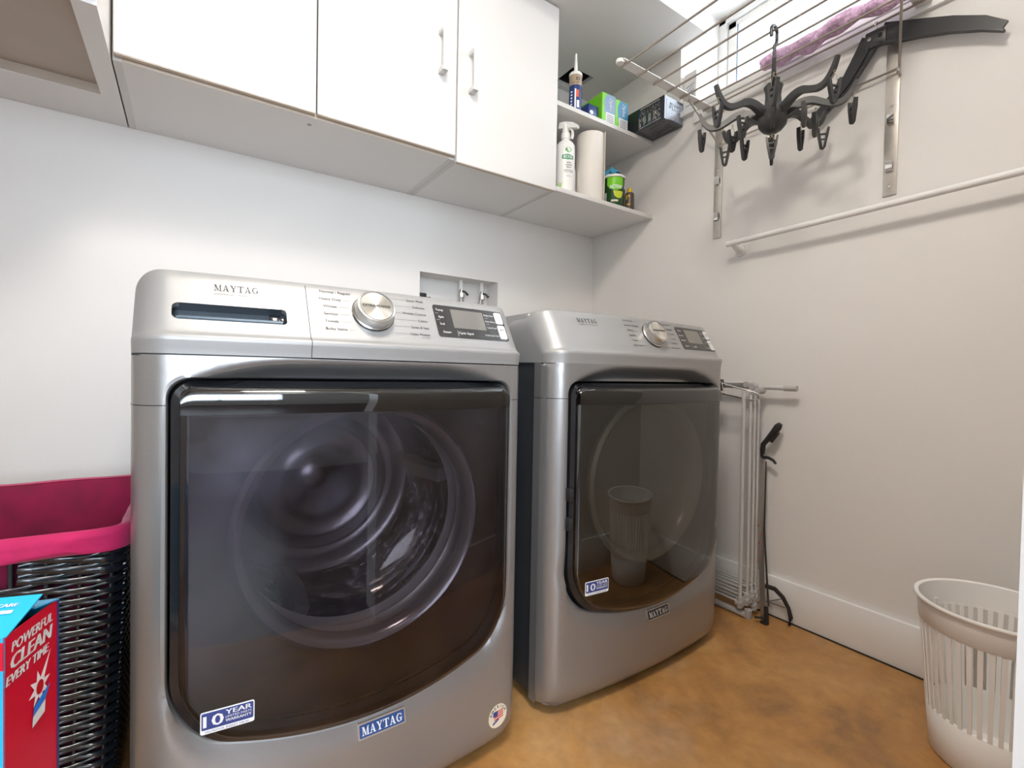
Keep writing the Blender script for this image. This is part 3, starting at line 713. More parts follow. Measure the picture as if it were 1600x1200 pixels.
    b3_ = MB(); serif(b3_, 'MAYTAG', lambda a, b: bp(a, b, .0046), bu, bz-.0068, .0136, bw-.014); obj('badge_text', b3_, M['white'] if kind == 'w' else M['btn'], bo)
    if kind == 'w':
        cu, cz, r = .279, .084, .0245
        sd = MB(); sd.prism([(cu+r*cos(a), cz+r*sin(a)) for a in lin(0, 2*PI, 37)[:-1]], bp, .0008, 0)
        so_ = obj('round_sticker', sd, M['cream'], t)
        e = MB()
        for i, ch in enumerate('AMERICA'):
            an = math.radians(158-i*22.6); rr_ = r*.72
            def L(a, b, an=an, rr_=rr_): 
                rx, rz = cos(an), sin(an); tx, tz = sin(an), -cos(an)
                return bp(cu+rx*(rr_+b)+tx*a, cz+rz*(rr_+b)+tz*a, .0012)
            text(e, ch, L, 0, 0, .0056, None, 'C', .0003)
        obj('sticker_letters', e, M['ink'], so_)
        f1 = MB()
        for k in range(4): f1.grid(lambda a, b: bp(a, b+.10*(a-cu), .0012), lin(cu-.010, cu+.014, 4), [cz+.008-k*.0048, cz+.0105-k*.0048])
        obj('flag_stripes', f1, M['redp'], so_)
        f2 = MB(); f2.grid(lambda a, b: bp(a, b, .0014), lin(cu-.013, cu-.001, 3), [cz+.001, cz+.012]); f2.grid(lambda a, b: bp(a, b+.4*(a-cu), .0014), lin(cu-.014, cu+.002, 3), [cz-.010, cz-.006]); obj('flag_blue', f2, M['navy'], so_)
    return t
machine('w', -1.41, -.955, .968, .835, 'large metallic grey front-load washer nearest the camera beside the black hamper')
machine('d', -.645, -.950, .977, .845, 'grey tumble dryer with dark glass door standing right of the washer')
# ================================================================== WALL CABINETS AND SHELVES
CD = .3699; ZB = 1.5085
def cab_box(t, x0, x1, z0, z1, d=CD, left=True, right=True):
    obj('bottom_panel', MB().box(x0+.016, x1-.016, -d, -.001, z0, z0+.016), M['cabu'], t, world=True)
    obj('bottom_edge', MB().box(x0+.016, x1-.016, -d-.001, -d, z0, z0+.016), M['edge'], t, world=True)
    for xa in (x0, x1-.016): obj('side_panel', MB().box(xa, xa+.016, -d, -.001, z0-.0005, z1), M['cab'], t, world=True)
    obj('back_panel', MB().box(x0+.016, x1-.016, -.012, -.002, z0+.016, z1), M['cab'], t, world=True)
    obj('top_panel', MB().box(x0+.016, x1-.016, -d, -.001, z1-.016, z1), M['cab'], t, world=True)
def door(t, x0, x1, z0, z1, d=CD, handle=None, hz=None):
    o = obj('door', MB().box(x0, x1, -d-.019, -d-.003, z0, z1, .0012, 1), M['cab'], t, world=True)
    obj('door_edge', MB().box(x0+.0015, x1-.0015, -d-.0175, -d-.0045, z0-.0012, z0), M['edge'], o, world=True)
    if handle:
        h = MB(); h.box(handle-.0085, handle+.0085, -d-.054, -d-.044, hz, hz+.134, .0025)
        for zz in (hz, hz+.120): h.box(handle-.0105, handle+.0105, -d-.052, -d-.018, zz, zz+.015, .003)
        obj('handle', h, mat('handle_satin_white', (.66,.65,.63), .35), o, world=True)
u1 = thing('wall_cabinet', 'wide white two-door wall cabinet above the washer', 'cabinet', (-1.40, -CD/2, ZB))
cab_box(u1, -1.829, -.9735, ZB, SZ-.003)
door(u1, -1.826, -1.3995, ZB+.008, SZ-.006)
door(u1, -1.3955, -.9755, ZB+.008, SZ-.006, handle=-1.030, hz=1.752)
obj('hinge_cap', MB().lathe([(0,0),(.006,0),(.006,-.0012),(0,-.0012)], 12, (-1.405, -.33, ZB)), M['cabin'], u1, world=True)
u2 = thing('wall_cabinet', 'narrow white single-door wall cabinet beside the open corner shelves', 'cabinet', (-.76, -CD/2, ZB))
cab_box(u2, -.9725, -.5475, ZB, SZ-.003)
door(u2, -.9705, -.560, ZB-.010, SZ-.006, handle=-.922, hz=1.727)
# open corner shelf unit
u3 = thing('corner_shelf_unit', 'white open two-board corner shelf unit holding bottles and boxes', 'shelf', (-.27, -CD/2, ZB))
obj('lower_shelf', MB().box(-.5440, -.0005, -CD, -.001, ZB, ZB+.016), M['cabu'], u3, world=True)
obj('shelf_edge', MB().box(-.5465, -.0005, -CD-.002, -CD, ZB-.0005, ZB+.0165, .0008), M['cab'], u3, world=True)
ZU = 1.830
obj('upper_shelf', MB().box(-.5465, -.0005, -CD+.004, -.001, ZU, ZU+.016), M['cabu'], u3, world=True)
obj('shelf_edge', MB().box(-.5465, -.0005, -CD+.002, -CD+.004, ZU-.0005, ZU+.0165, .0008), M['cab'], u3, world=True)
# doorless cabinet at far left, seen from below
u0 = thing('open_cabinet', 'doorless cabinet at the far left with open beige underside', 'cabinet', (-2.2, -.25, ZB))
X0 = -2.75; D0 = .56
obj('side_panel', MB().box(-1.872, -1.8325, -D0, -.001, ZB-.001, SZ-.003), M['cabu'], u0, world=True)
obj('side_panel', MB().box(X0, X0+.03, -D0, -.001, ZB-.001, SZ-.003), M['cabu'], u0, world=True)
obj('bottom_rail', MB().box(X0+.03, -1.872, -.172, -.001, ZB-.001, ZB+.016), M['cabu'], u0, world=True)
obj('raised_bottom', MB().box(X0+.03, -1.872, -D0, -.172, ZB+.022, ZB+.032), M['cabin'], u0, world=True)
obj('inner_face', MB().box(X0+.03, -1.872, -.174, -.172, ZB, ZB+.022), M['cabin'], u0, world=True)
obj('front_panel', MB().box(X0, -1.8325, -D0-.018, -D0, ZB+.01, SZ-.006), M['cab'], u0, world=True)

# ================================================================== NICHE PLUMBING
def supply(x, label, bend):
    t = thing('water_valve', label, 'water valve', (x, .06, 1.10))
    obj('pipe_stub', MB().lathe([(0,1.217),(.009,1.217),(.009,1.186),(.011,1.186),(.011,1.176),(0,1.176)], 16, (x, .06, 0)), M['plastic'], t, world=True)
    obj('valve_body', MB().lathe([(0,1.180),(.009,1.180),(.010,1.170),(.012,1.168),(.012,1.158),(0,1.158)], 14, (x, .055, 0)), M['chrome'], t, world=True)
    obj('valve_handle', MB().tube([(x, .055, 1.168), (x+.002, .030, 1.166), (x+.014, .022, 1.150)], [.0045, .004, .006], 8), M['blkm'], t, world=True)
    obj('hose', MB().tube([(x, .055, 1.160), (x+bend*.15, .050, 1.13), (x+bend*.5, .056, 1.07), (x+bend, .06, .99), (x+bend, .06, .94)], .0095, 10), M['hose'], t, world=True)
    obj('hose_nut', MB().lathe([(0,1.162),(.014,1.162),(.014,1.144),(.011,1.142),(0,1.142)], 8, (x, .055, 0)), M['steel'], t, world=True)
supply(-.712, 'left braided hose valve in the wall recess behind the washer', -.012)
supply(-.610, 'right braided hose valve in the wall recess behind the washer', -.05)
bk = thing('power_plug', 'black plug at the left end of the wall recess', 'plug', (-.885, .07, 1.12))
obj('plug_body', MB().box(-.905, -.868, .062, .094, 1.108, 1.146, .006, 3), M['blkm'], bk, world=True)
obj('cord', MB().tube([(-.876, .07, 1.126), (-.858, .058, 1.128), (-.85, .056, 1.09), (-.85, .06, .94)], .004, 8), M['blkm'], bk, world=True)

# ================================================================== ITEMS ON THE LOWER SHELF
Z1 = ZB+.0166; Z2 = ZU+.0166
def cyl_text(mb, s, c, r, ang, z, h, width=None, align='C', bold=0, d=.0004):
    fn = lambda a, b: (c[0]+(r+d)*cos(ang+a/r), c[1]+(r+d)*sin(ang+a/r), z+b)
    return text(mb, s, fn, 0, 0, h, width, align, bold)
def toward(x, y): return math.atan2(CY-y, CX-x)
sx, sy = -.462, -.322; an = toward(sx, sy)+.25
t = thing('spray_bottle', 'white spray bottle with green label beside the cabinet door', 'spray bottle', (sx, sy, Z1))
obj('bottle', MB().lathe([(0,0),(.034,0),(.037,.004),(.0375,.17),(.036,.188),(.028,.200),(.016,.206),(.015,.222),(0,.222)], 36), M['plastic'], t)
hd = MB(); hd.lathe([(0,.214),(.018,.214),(.018,.236),(.014,.240),(0,.240)], 20)
hd.tube([(0,0,.236), (0,0,.262), (-.004,.0,.274)], [.013,.013,.010], 10)
hdr = Matrix.Rotation(an+PI+.9, 4, 'Z')
h2 = MB(); h2.bar([(.026,0,.272),(.0,0,.268),(-.030,0,.262),(-.052,0,.252)], [.024,.026,.020,.010], [.018,.020,.020,.016], (0,0,1)); h2.xf(hdr)
obj('spray_head', hd, M['plastic'], t); obj('nozzle', h2, M['plastic'], t)
tr = MB(); tr.bar([(-.016,0,.256),(-.028,0,.244),(-.030,0,.226),(-.026,0,.212)], .007, .009, (1,0,0)); tr.xf(hdr); obj('trigger', tr, M['plastic'], t)
lb = MB(); R_ = .0378; U = lambda a, b: (R_*cos(an+a/R_), R_*sin(an+a/R_), b)
lb.prism([(.003+.013*cos(a), .163+.010*sin(a)) for a in lin(0, 2*PI, 21)[:-1]], lambda a, b, d: U(a, b), 0, 0); 
lbm = MB(); lbm.poly([U(.003+.013*cos(a), .160+.010*sin(a)) for a in lin(0, 2*PI, 21)[:-1]]); obj('green_seal', lbm, mat('seal_green', (.10,.42,.08), .4), t)
l2 = MB(); l2.grid(lambda a, b: U(a, .133+b*(1-.3*abs(a)/.024)), lin(-.022, .026, 12), [-.0105, .0105]); obj('green_banner', l2, mat('banner_green', (.03,.30,.12), .4), t)
l3 = MB(); text(l3, 'ECOS', lambda a, b: (lambda q: (q[0]*1.012, q[1]*1.012, q[2]))(U(a, b)), .002, .128, .011, .034, 'C', .0005); obj('banner_text', l3, M['white'], t)
l4 = MB()
for s, b, h, w in (('APPLE', .108, .006, .020), ('LAUNDRY', .099, .006, .030), ('SPRAY', .090, .006, .022), ('STAIN AND ODOR REMOVER', .080, .0035, .040), ('PLANT POWERED', .074, .003, .036), ('22 FL OZ', .058, .003, .018)):
    text(l4, s, lambda a, q: U(a, q), .006, b, h, w, 'C', .0002)
obj('label_text', l4, M['inkg'], t)
l5 = MB(); l5.grid(lambda a, b: U(a, b), lin(-.038, -.022, 4), [.008, .034]); obj('green_patch', l5, M['lgreen'], t)

t = thing('small_bottle', 'small white bottle behind the paper towel roll on the lower shelf', 'bottle', (-.392, -.262, Z1))
obj('bottle', MB().lathe([(0,0),(.026,0),(.0285,.003),(.0285,.128),(.025,.138),(.010,.142),(0,.142)], 28), M['plastic'], t)
obj('pump', MB().lathe([(0,.142),(.010,.142),(.010,.156),(.004,.158),(.004,.180),(.009,.182),(.009,.190),(0,.192)], 16), M['cabin'], t)
pn = MB(); pn.tube([(0,0,.186),(-.006,-.016,.186),(-.009,-.028,.180)], .0045, 8); obj('pump_nozzle', pn, M['plastic'], t)
a_ = toward(-.392, -.262); bc = MB()
for i in range(9): bc.grid(lambda a, b: (.0288*cos(a_+.15+a/.0288), .0288*sin(a_+.15+a/.0288), b), [-.012+i*.0022, -.012+i*.0022+(.0013 if i % 3 else .0017)], [.018, .040])
obj('barcode', bc, M['ink'], t)
bt = MB()
for i in range(5): cyl_text(bt, 'SHAKE WELL', (0,0), .0285, a_-.1, .110-i*.012, .004, .026)
obj('label_text', bt, M['inkg'], t)

t = thing('paper_towel_roll', 'tall wrapped paper towel roll on the lower shelf', 'paper towel', (-.308, -.300, Z1))
obj('roll', MB().lathe([(.020,.002),(.056,.0),(.0585,.004),(.0590,.272),(.0565,.279),(.048,.281),(.022,.280),(.020,.26),(.020,.002)], 48), M['paper'], t)
ar = toward(-.308, -.300)+1.05
fl = MB(); fl.bar([(.0592*cos(ar+.3), .0592*sin(ar+.3), .14), (.0600*cos(ar+.12), .0600*sin(ar+.12), .14), (.064*cos(ar), .064*sin(ar), .14), (.069*cos(ar-.06), .069*sin(ar-.06), .14)], .276, .0016, (0,0,1))
obj('loose_sheet', fl, M['paper'], t)

gx, gy = -.188, -.318; ga = toward(gx, gy)+.10
t = thing('yogurt_tub', 'green plastic tub with white rim holding a cloth on the lower shelf', 'tub', (gx, gy, Z1))
GR = lambda z: .036+.009*z/.128
obj('tub', MB().lathe([(0,0),(.035,0),(.0362,.003),(.0450,.128),(.0430,.128),(.0345,.006),(0,.006)], 40), M['dgreen'], t)
obj('rim', MB().lathe([(.0440,.123),(.0485,.124),(.0490,.131),(.0455,.135),(.0430,.133),(.0428,.124)], 40), M['plastic'], t)
def G_(a, z, d=.0004): r = GR(z)+d; return (r*cos(ga+a/r), r*sin(ga+a/r), z)
p = MB(); p.grid(lambda a, z: G_(a, z), lin(-.034, .040, 14), [.090, .108, .122]); p.grid(lambda a, s_: G_(a, .09-s_*(.022*(1-((a-.004)/.038)**2))), lin(-.034, .042, 14), [0, 1]); obj('green_band', p, M['green'], t)
p = MB(); p.grid(lambda a, s_: G_(a, .066-s_*(.030*(max(0, 1-((a-.018)/.024)**2))**.5), .0006), lin(-.006, .042, 12), [0, .5, 1]); obj('yellow_patch', p, M['ygreen'], t)
p = MB(); text(p, 'ACTIVIA', lambda a, b: G_(a, b, .001), .006, .076, .014, .056, 'C', .0006); obj('tub_text', p, M['white'], t)
p = MB(); p.grid(lambda a, z: G_(a, z, .0006), lin(-.014, .016, 5), [.022, .030]); obj('label_strip', p, M['cream'], t)
p = MB(); p.grid(lambda a, z: G_(a, z, .0006), lin(-.052, -.036, 5), [.015, .062]); obj('nutrition_label', p, M['btn'], t)
p = MB()
for i in range(6): p.grid(lambda a, z: G_(a, z, .0009), [-.051, -.037], [.020+i*.007, .0215+i*.007])
obj('nutrition_lines', p, M['ink'], t)
# blue cloth stuffed in the tub
cb = MB()
def cl(u, v):
    a = u*2*PI; r = .041*(1-v)+.004; k = 1+.18*sin(3*a+1)+.10*sin(7*a)
    return (gx-.006+r*k*cos(a)*1.0, gy+.004+r*k*sin(a), Z1+.1365+.036*(v**.7)*(1+.25*sin(2*a+.6))+.004*sin(9*a)*(1-v))
cb.grid(cl, lin(0, 1, 40), lin(0, 1, 12))
tag(obj('cleaning_cloth', cb, M['bluecloth'], None), 'blue cloth bunched in the top of the green tub', 'cloth')

tx_, ty_ = -.098, -.325; ta = toward(tx_, ty_)
t = thing('glue_bottle', 'small dark bottle with yellow cap at the shelf end', 'bottle', (tx_, ty_, Z1))
obj('bottle', MB().lathe([(0,0),(.0190,0),(.0200,.003),(.0200,.078),(.0175,.086),(.010,.090),(0,.090)], 28), mat('bottle_umber', (.09,.065,.05), .35), t)
obj('cap', MB().lathe([(0,.089),(.0115,.089),(.0105,.104),(.0085,.107),(0,.107)], 20), M['yellow'], t)
p = MB(); cyl_text(p, 'P', (0,0), .0200, ta-.35, .055, .020, .016, 'C', .0008); cyl_text(p, 'PRO', (0,0), .0200, ta-.2, .030, .008, .016, 'C', .0005); obj('bottle_text', p, M['yellow'], t)
t = thing('marker_pen', 'slim black marker standing between the green tub and the yellow-capped bottle', 'marker', (-.136, -.322, Z1))
obj('barrel', MB().lathe([(0,0),(.007,0),(.0075,.002),(.0075,.062),(0,.062)], 16), M['blkm'], t)
obj('cap', MB().lathe([(0,.062),(.0080,.062),(.0080,.092),(.006,.096),(0,.096)], 16), M['ink'], t)

# ================================================================== ITEMS ON THE UPPER SHELF
tx, ty = -.428, -.335; ta = toward(tx, ty)
t = thing('caulk_tube', 'blue and tan caulk tube with white nozzle on the upper shelf', 'caulk tube', (tx, ty, Z2))
obj('tube', MB().lathe([(0,0),(.0245,0),(.0245,.100),(0,.100)], 36), M['dblue'], t)
obj('label_band', MB().lathe([(.0245,.100),(.0247,.100),(.0247,.142),(.0245,.142),(0,.142)], 36), M['tan'], t)
obj('tube_cap', MB().lathe([(.0247,.140),(.0258,.141),(.0258,.150),(.022,.154),(.009,.157),(0,.157)], 36), M['plastic'], t)
obj('nozzle', MB().lathe([(.0085,.155),(.0075,.165),(.0045,.215),(.0035,.232),(0,.232)], 20), M['plastic'], t)
p = MB()
K_ = lambda a, z, d=.0004: ((.0245+d)*cos(ta+a/.0245), (.0245+d)*sin(ta+a/.0245), z)
p.grid(lambda a, z: K_(a, z), lin(.004, .014, 4), [.052, .080]); obj('orange_block', p, M['orange'], t)
p = MB(); p.grid(lambda a, z: K_(a, z), lin(-.003, .003, 2), [.008, .084]); 
for i in range(6): p.grid(lambda a, z: K_(a, z), lin(-.020, -.012, 3), [.010+i*.012, .016+i*.012])
p.grid(lambda a, z: K_(a, z), lin(.006, .016, 3), [.012, .040]); obj('white_print', p, M['white'], t)
p = MB(); text(p, 'X3', lambda a, z: K_(a, z, .0008), .008, .116, .013, .016, 'C', .0006); text(p, 'SILICONE', lambda a, z: K_(a, z, .0008), 0, .106, .004, .03, 'C', .0002); obj('tube_text', p, M['ink'], t)

def carton(name, label, x0, x1, y0, y1, z0, h, rot, cat='box', group=None):
    t = thing(name, label, cat, ((x0+x1)/2, (y0+y1)/2, z0), rotz=rot, group=group); return t, (x1-x0)/2, (y1-y0)/2
for i, (bx, lab, fmat) in enumerate(((-.262, 'green and slate-blue bag carton next to the caulk tube', M['lblue']), (-.186, 'green and teal bag carton between its slate twin and the black box', M['tblue']))):
    t, hx, hy = carton('bag_carton', lab, bx-.036, bx+.036, -.355, -.180, Z2, .118, -.03)
    H_ = .122-.004*i
    obj('carton', MB().box(-hx, hx, -hy, hy, 0, H_, .0015, 1), M['green'], t)
    f = MB(); f.add([(-.022 if i == 0 else -.020, -hy-.0005, .04), (.036, -hy-.0005, .04), (.036, -hy-.0005, H_-.004), (-.010, -hy-.0005, H_-.002), (-.024, -hy-.0005, H_-.03)], [(0,1,2,3,4)])
    obj('front_print', f, fmat, t)
    f = MB(); f.add([(-.016, -hy-.0007, .0), (.034, -hy-.0007, .0), (.034, -hy-.0007, .046), (-.016, -hy-.0007, .046)], [(0,1,2,3)]); obj('white_label', f, M['btn'], t)
    f = MB()
    for k in range(5): f.add([(-.010, -hy-.001, .008+k*.007), (.028, -hy-.001, .008+k*.007), (.028, -hy-.001, .0105+k*.007), (-.010, -hy-.001, .0105+k*.007)], [(0,1,2,3)])
    obj('label_lines', f, M['inkg'], t)
    f = MB(); text(f, 'Ziploc', lambda a, b: (.004-b, -hy-.001, .055+(a+.028)), 0, -.008, .017, .054, 'C', .0008); 
    f.v = [(-(v[0]-.012)+.004, v[1], .164-v[2]) for v in f.v]
    obj('carton_text', f, M['white'], t)
    f = MB(); f.add([(-hx-.0005, -hy+.005, .004), (-hx-.0005, hy-.01, .004), (-hx-.0005, hy-.01, H_-.03), (-hx-.0005, -hy+.035, H_-.008)], [(0,1,2,3)]); obj('side_print', f, mat('side_lime', (.16,.66,.0), .35) if i == 0 else M['lgreen'], t)
t = thing('blue_carton', 'low dark blue carton between the caulk tube and green carton', 'box', (-.335, -.27, Z2))
obj('carton', MB().box(-.028, .028, -.07, .07, 0, .062, .003, 2), M['dblue'], t)
f = MB(); f.poly([(-.010+.010*cos(a), -.0705, .030+.008*sin(a)) for a in lin(0, 2*PI, 17)[:-1]]); obj('white_mark', f, M['white'], t)

t = thing('long_carton', 'long black carton overhanging the upper shelf by the wall', 'box', (-.062, -.36, Z2))
x0, x1, y0, y1, h = -.058, .058, -.158, .13, .094
obj('carton', MB().box(x0, x1, y0, y1, 0, h, .001, 1), M['alblk'], t)
L_ = lambda a, b, d=.0006: (x0-d, -a, b)
f = MB(); text(f, 'ALGAN', L_, .083, .056, .022, .098, 'C', .0006); text(f, 'PLUS', L_, .083, .014, .038, .104, 'C', .0022)
f.grid(lambda a, b: L_(a, b), [.030, .142], [.0075, .0090]); f.grid(lambda a, b: L_(a, b), [.034, .136], [.084, .086])
text(f, 'DISPOSABLE GLOVES', L_, .084, .0875, .0035, .09, 'C', .0002)
obj('side_text', f, mat('print_silver', (.72,.70,.66), .35), t)
fp_ = MB(); fp_.add([(x0+.012, y0-.0005, .004), (x1-.004, y0-.0005, .004), (x1-.004, y0-.0005, h-.012), (x0+.012, y0-.0005, h-.012)], [(0,1,2,3)]); obj('end_panel', fp_, mat('end_grey', (.18,.20,.25), .25), t)
f = MB(); E2 = lambda a, b: (a, y0-.001, b)
text(f, 'ALGAN', E2, .004, .064, .011, .062, 'C', .0004); text(f, 'PLUS', E2, .004, .046, .016, .062, 'C', .0012)
for k in range(4): f.grid(lambda a, b: E2(a, b), [-.026, .034], [.012+k*.007, .0135+k*.007])
obj('end_text', f, M['btn'], t)
f = MB(); 
for k in range(3): f.add([(x0+.02+.03*k, y0+.02, -.0003), (x0+.03+.03*k, y0+.02, -.0003), (x0+.03+.03*k, y0+.09, -.0003), (x0+.02+.03*k, y0+.09, -.0003)], [(0,3,2,1)])
f.v = [(v[0], v[1], -.0004) for v in f.v]; obj('bottom_print', f, M['inkg'], t)

# white printed box on the window sill
t = thing('sill_box', 'small white printed box standing on the window sill corner', 'box', (.055, -.535, wz0+.002))
obj('carton', MB().box(-.040, .040, -.030, .030, 0, .165, .002, 1), M['plastic'], t)
f = MB()
for k in range(7): f.grid(lambda a, b: (-.0405, a, b+.6*a*sin(k)), [-.022+.004*(k % 3), .018-.003*(k % 2)], [.030+k*.013, .034+k*.013])
obj('blue_print', f, M['lblue'], t)

# ================================================================== WALL-MOUNTED DRYING RACK
t = thing('wall_drying_rack', 'white and steel fold-down drying rack mounted on the right wall', 'drying rack', (0, -.96, 1.36))
RZ = 1.850; RX = [-.494, -.412, -.330, -.254, -.182, -.108, -.040]
for yy in (-.652, -1.300):
    obj('crossbar', MB().box(-.515, -.004, yy-.020, yy+.016, RZ-.001, RZ+.003, .0015), M['trim'], t, world=True)
    obj('crossbar_cap', MB().lathe([(0,-.007),(.013,-.007),(.014,0),(.013,.004),(0,.004)], 20, (-.513, yy-.002, RZ)), M['plastic'], t, world=True)
for x in RX: obj('rod', MB().tube([(x, -.638, RZ-.004), (x, -1.312, RZ-.004)], .0034, 10), M['rod'], t, world=True)
for yy, zt_ in ((-.686, 1.790), (-1.233, 1.89)):
    b = obj('wall_bracket', MB().box(-.0045, 0, yy-.0165, yy+.0165, 1.353, zt_, .0008), M['steel'], t, world=True)
    for zz in (1.43, 1.566): 
        obj('bracket_hook', MB().bar([(-.003, yy, zz-.010), (-.012, yy, zz-.008), (-.015, yy, zz+.004), (-.014, yy, zz+.020)], .003, .016, (1,0,0)), M['chrome'], b, world=True)
    for zz in (1.378, 1.61): obj('screw', MB().lathe([(0,-.0055),(.003,-.006),(.0045,-.0045)], 14, (0, yy, zz), 'y').xf(Matrix.Translation((0,yy,zz)) @ Matrix.Rotation(-PI/2, 4, 'Z') @ Matrix.Translation((0,-yy,-zz)) if False else Matrix.Identity(4)), M['chrome'], b, world=True) if False else obj('screw', MB().tube([(-.0045, yy, zz), (-.0062, yy, zz)], [.0045, .003], 12), M['chrome'], b, world=True)
U_ = [(-.155, -.655, RZ-.004), (-.022, -.697, 1.700), (-.018, -.705, 1.697), (-.018, -1.245, 1.703), (-.022, -1.253, 1.706), (-.155, -1.296, RZ-.004)]
obj('support_wire', MB().tube(U_, .0034, 8), M['rod'], t, world=True)
for yy in (-.697, -1.250): obj('wire_clip', MB().tube([(-.004, yy, 1.690), (-.026, yy, 1.690), (-.026, yy, 1.703), (-.012, yy, 1.708)], .003, 6), M['rod'], t, world=True)

# ================================================================== OCTOPUS HANGER
hc = Vector((-.25, -1.02, 1.585))
t = thing('octopus_hanger', 'charcoal eight-arm clip hanger hooked on the drying rack rod', 'hanger', tuple(hc))
hub = MB().lathe([(0,-.041),(.014,-.039),(.027,-.031),(.037,-.018),(.0405,-.002),(.038,.012),(.032,.022),(.026,.032),(.023,.048),(.021,.066),(.022,.082),(.026,.096),(.021,.102),(.0,.102)], 40)
obj('hub', hub, M['octo'], t, 60)
hk = MB(); top = RZ+.0035-hc.z
hk.tube([(0,0,.09),(0,0,top-.050),(.010,0,top-.040),(.012,0,top-.026)]+[(-.004+.016*cos(a)-.000, 0, top-.012+.016*sin(a)) for a in lin(-.3, 3.4, 12)]+[(-.018, 0, top-.030)], .0050, 8)
obj('hook', hk, M['octo'], t)
nv = Vector((-.88, -.47, 0)).normalized(); sv_ = Vector((-nv.y, nv.x, 0))
def clip(parent, p, ang, tilt=0.0, L=.022):
    """V-shaped peg on a wire loop below point p"""
    dx, dy = cos(ang), sin(ang)
    P_ = lambda a, z: (p[0]+dx*a+tilt*dy*z, p[1]+dy*a, p[2]+z)
    G = 1.2; L = L*G
    w = MB(); w.tube([P_(0, 0), P_(.0035, -.004), P_(0, -.009), P_(-.0035, -.004), P_(0, 0)], .0009, 5, caps=False)
    w.tube([P_(0, -.008), P_(.006, -.016), P_(.008, -L-.004)], .0006, 5); w.tube([P_(0, -.008), P_(-.006, -.016), P_(-.008, -L-.004)], .0006, 5)
    j = MB()
    for s_ in (-1, 1):
        j.bar([P_(s_*.0145, -L+.005), P_(s_*.0110, -L-.017), P_(s_*.0042, -L-.055), P_(s_*.0008, -L-.060)], [.0052, .0066, .0058, .0034], [.0100, .0115, .0100, .007], (dx, dy, 0))
    j.bar([P_(-.009, -L-.014), P_(.009, -L-.014)], .004, .006)
    j.bar([P_(-.0065, -L-.030), P_(.0065, -L-.030)], .003, .006)
    o = obj('clip', j, M['octo'], parent); obj('wire_loop', w, M['wire'], o)
def cat(P, A, B, m=4):
    Q = []; a_ = []; b_ = []; n = len(P)
    for i in range(n-1):
        p0, p1, p2, p3 = P[max(i-1,0)], P[i], P[i+1], P[min(i+2,n-1)]
        for j in range(m):
            t_ = j/m; Q.append(0.5*((2*p1)+(p2-p0)*t_+(2*p0-5*p1+4*p2-p3)*t_**2+(3*p1-p0-3*p2+p3)*t_**3)); a_.append(A[i]+(A[i+1]-A[i])*t_); b_.append(B[i]+(B[i+1]-B[i])*t_)
    return Q+[P[-1]], a_+[A[-1]], b_+[B[-1]]
for k in range(8):
    th = math.radians(45*k); d_ = nv*cos(th)+sv_*sin(th); pts = []; RL = .205
    zz = [(.026, .012), (.05, .026), (.075, .036), (.10, .036), (.125, .024), (.15, .014), (.172, .017), (.190, .036), (.204, .066)]
    for r, z in zz: pts.append(d_*r+Vector((0, 0, z-.004)))
    W1 = [.026, .024, .021, .018, .016, .0155, .015, .013, .009]; W2_ = [.017, .016, .015, .014, .013, .013, .012, .011, .009]
    pts, W1, W2_ = cat(pts, W1, W2_)
    a = obj('arm', MB().bar(pts, W1, W2_, (0,0,1)), M['octo'], t, 60)
    clip(t, tuple(d_*.196+Vector((0, 0, .030))), th+1.2+k*.6)
    clip(t, tuple(d_*.108+Vector((0, 0, .010))), th+.4-k*.9, L=.020)
clip(t, (0, 0, -.040), math.radians(118), L=.012)

# black folding clothes hanger
t = thing('clothes_hanger', 'black plastic folding clothes hanger hanging at the right end of the rack', 'clothes hanger', (-.035, -1.2001, 1.8073))
arml = [(-.035, -1.1896, 1.8146), (-.035, -1.1687, 1.7759), (-.035, -1.1374, 1.7268), (-.035, -1.0956, 1.6851), (-.035, -1.0539, 1.6516), (-.035, -1.0257, 1.6349)]
armr = [(-.035, -1.2105, 1.8146), (-.035, -1.2471, 1.7989), (-.035, -1.2993, 1.7791), (-.035, -1.3620, 1.7519), (-.035, -1.4246, 1.7185), (-.035, -1.4664, 1.6872)]
AW = [.056, .052, .044, .038, .032, .022]
for pts in (arml, armr):
    a = obj('arm', MB().bar(pts, AW, [.008, .009, .010, .010, .010, .008], (0,0,1)), M['blkplastic'], t, world=True)
    ed = MB(); ed.bar([(p[0], p[1]+(.004 if pts is arml else 0), p[2]-w/2) for p, w in zip(pts, AW)], .005, [.018, .018, .018, .018, .017, .014], (0,0,1)); obj('arm_flange', ed, M['blkplastic'], a, world=True)
obj('joint_plate', MB().box(-.044, -.026, -1.2261, -1.1741, 1.7813, 1.8313, .004), M['octo'], t, world=True)
obj('joint_screw', MB().tube([(-.048, -1.1871, 1.8073), (-.043, -1.1871, 1.8073)], .005, 12), M['chrome'], t, world=True)
obj('joint_screw', MB().tube([(-.048, -1.2131, 1.8073), (-.043, -1.2131, 1.8073)], .005, 12), M['blk'], t, world=True)
obj('hook', MB().tube([(-.035, -1.2001, 1.8273), (-.031, -1.2001, RZ-.006)]+[(-.040+.0075*cos(a), -1.2001, RZ-.004+.0075*sin(a)) for a in lin(.2, 3.9, 11)], .0028, 8), M['chrome'], t, world=True)

